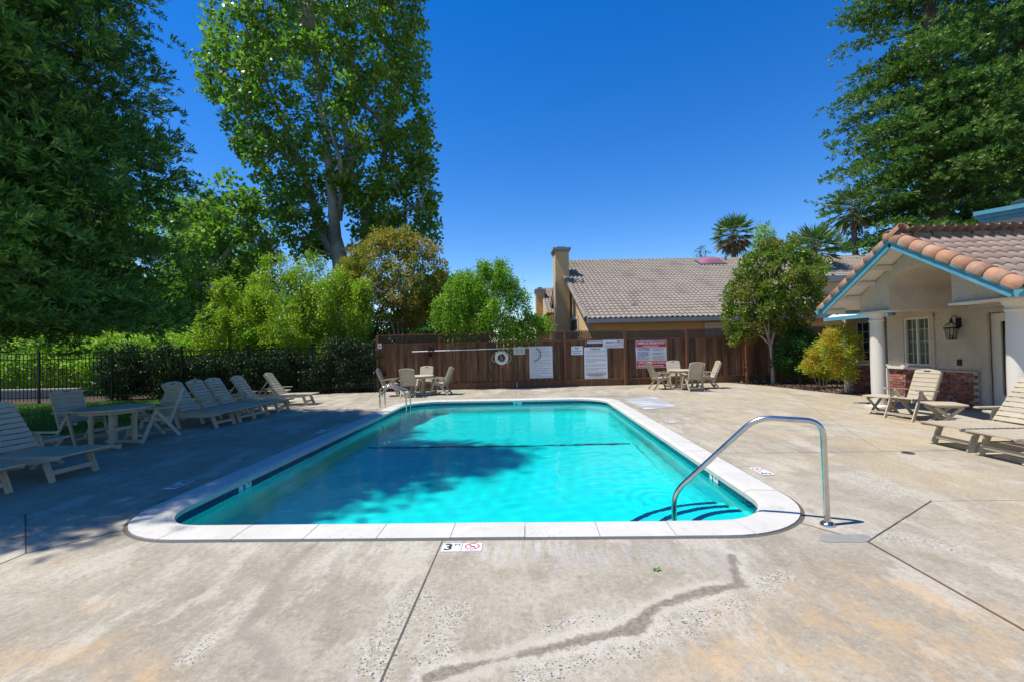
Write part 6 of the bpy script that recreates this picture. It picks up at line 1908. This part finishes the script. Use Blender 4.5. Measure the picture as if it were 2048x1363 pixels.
bts = [(-18.0, 25.5, 6.5, 3.6, 'low dark broadleaf tree between the sunlit shrubs and the smaller sycamore'), (-25.5, 25.0, 7.0, 3.8, 'low dark broadleaf tree behind the shrubs by the concrete wall'), (-30, 27, 11, 4.5, 'dark broadleaf tree far beyond the low concrete wall'), (-24, 30, 13, 5.0, 'dark broadleaf tree behind the conifers, beyond the sunlit shrubs'), (-14.5, 31, 6.0, 3.6, 'dark broadleaf tree seen under the smaller sycamore'), (-40, 24, 12, 5.5, 'dark broadleaf tree at the far end of the lawn'),
       (-6.0, 33, 7.0, 3.4, 'low dark tree behind the rust-tinged crape myrtle')]
for x, y, hh, rr, lab in bts:
    r = thing('background_tree', lab, 'tree', (x, y, -0.05), 0.0, 'dark trees beyond the fence')
    MB().tube([(0, 0, 0), (0.1, 0, hh * 0.4), (0, 0.1, hh * 0.8)], [0.30, 0.2, 0.05], 8).build('trunk', MAT['bark'], r)
    u = unit(R.normal(size=(300, 3))) * (R.uniform(0.2, 1, 300) ** 0.4)[:, None]
    C = np.array([x, y, hh * 0.54]) + u * np.array([rr, rr, hh * 0.46])
    add_crown(r, leaf_cloud(r, C, 0.75, 46, 0.30, None, R, 0.6, 0.9, 0.1), LM['syc'])

# ---- palms
def palm(label, px, py, Y, rad, nfr, seed, dry=0.35, trunk_r=0.2, fan=True, lo=-75, hi=80):
    R = np.random.default_rng(seed)
    c = AT(px, py, Y)
    r = thing('fan_palm', label, 'palm', (c.x, Y, -0.05), 0.0, 'fan palms behind the house')
    MB().tube([(0.2, 0, 0), (0.1, 0, c.z * 0.5), (0, 0, c.z)], [trunk_r * 1.3, trunk_r, trunk_r * 0.9], 10).build('trunk', MAT['bark'], r)
    green, brown, stems = [], [], MB()
    for k in range(nfr):
        az = k * 2.39996; el = RD(lo + (hi - lo) * (k + 0.5) / nfr)
        d = np.array([math.cos(az) * math.cos(el), math.sin(az) * math.cos(el), math.sin(el)])
        s = np.cross(d, [0, 0, 1.0]); s /= np.linalg.norm(s); nn = np.cross(s, d)
        p0 = np.array([c.x, Y, c.z]); hub = p0 + d * rad * 0.45
        stems.tube([(0, 0, c.z), tuple(np.array([0, 0, c.z]) + d * rad * 0.45)], [0.03, 0.018], 4, False)
        nb = 17
        a = np.linspace(-1.25, 1.25, nb)
        D = d[None] * np.cos(a)[:, None] + s[None] * np.sin(a)[:, None] + nn[None] * R.normal(0, 0.06, nb)[:, None]
        D[:, 2] -= 0.18
        L = rad * 0.6 * (0.75 + 0.25 * np.cos(a)) * R.uniform(0.85, 1.1, nb)
        q = leaf_quads(np.repeat(hub[None], nb, 0), D, L, L * 0.10, R, 0.1)
        (brown if (k + 0.5) / nfr < dry else green).append(q)
    so = stems.build('leaf_stalks', MAT['bark'], r); so['kind'] = 'stuff'
    if green: add_crown(r, np.concatenate(green), LM['palm'], 'fronds')
    if brown: add_crown(r, np.concatenate(brown), LM['palmdry'], 'dry_fronds')
palm('fan palm with a skirt of dry fronds rising over the grey roof ridge', 1466, 470, 45.0, 2.25, 46, 71, 0.42, 0.25)
palm('green fan palm showing above the bronze crape myrtle', 1628, 500, 31.0, 1.9, 30, 72, 0.05, 0.2, lo=-20)
palm('fan palm with ragged fronds poking out of the redwood foliage', 1706, 420, 35.0, 2.0, 26, 73, 0.12, 0.2)
bb = tree_root('distant_tree', 'light green feathery tree top beside the palm with the dry skirt', 'tree', 1530, 42.0)
limbs(bb, [[(1530, 705, 42, 0.2), (1530, 560, 42, 0.12), (1530, 460, 42, 0.03)]], MAT['bark'])
C = sample_outline([(1500, 560), (1505, 500), (1515, 465), (1528, 448), (1540, 460), (1552, 490), (1560, 560)], 42.0, 1.2, 90, R, 30)
add_crown(bb, leaf_cloud(bb, C, 0.45, 50, 0.26, None, R, 0.28, 1.4, 0.5), LM['back'])
pt_ = tree_root('distant_tree', 'sparse treetop just showing over the roof ridge beside the skylight', 'tree', 1400, 48.0)
limbs(pt_, [[(1400, 705, 48, 0.2), (1400, 560, 48, 0.12), (1401, 498, 48, 0.02)], [(1401, 530, 48, 0.05), (1410, 512, 48, 0.02)], [(1400, 535, 48, 0.04), (1388, 515, 48, 0.015)]], MAT['bark'])
C = sample_outline([(1380, 560), (1392, 500), (1404, 492), (1418, 508), (1425, 560)], 48.0, 1.0, 22, R, 20)
add_crown(pt_, leaf_cloud(pt_, C, 0.35, 30, 0.2, None, R, 0.3, 1.0, 0.3), LM['grey'])
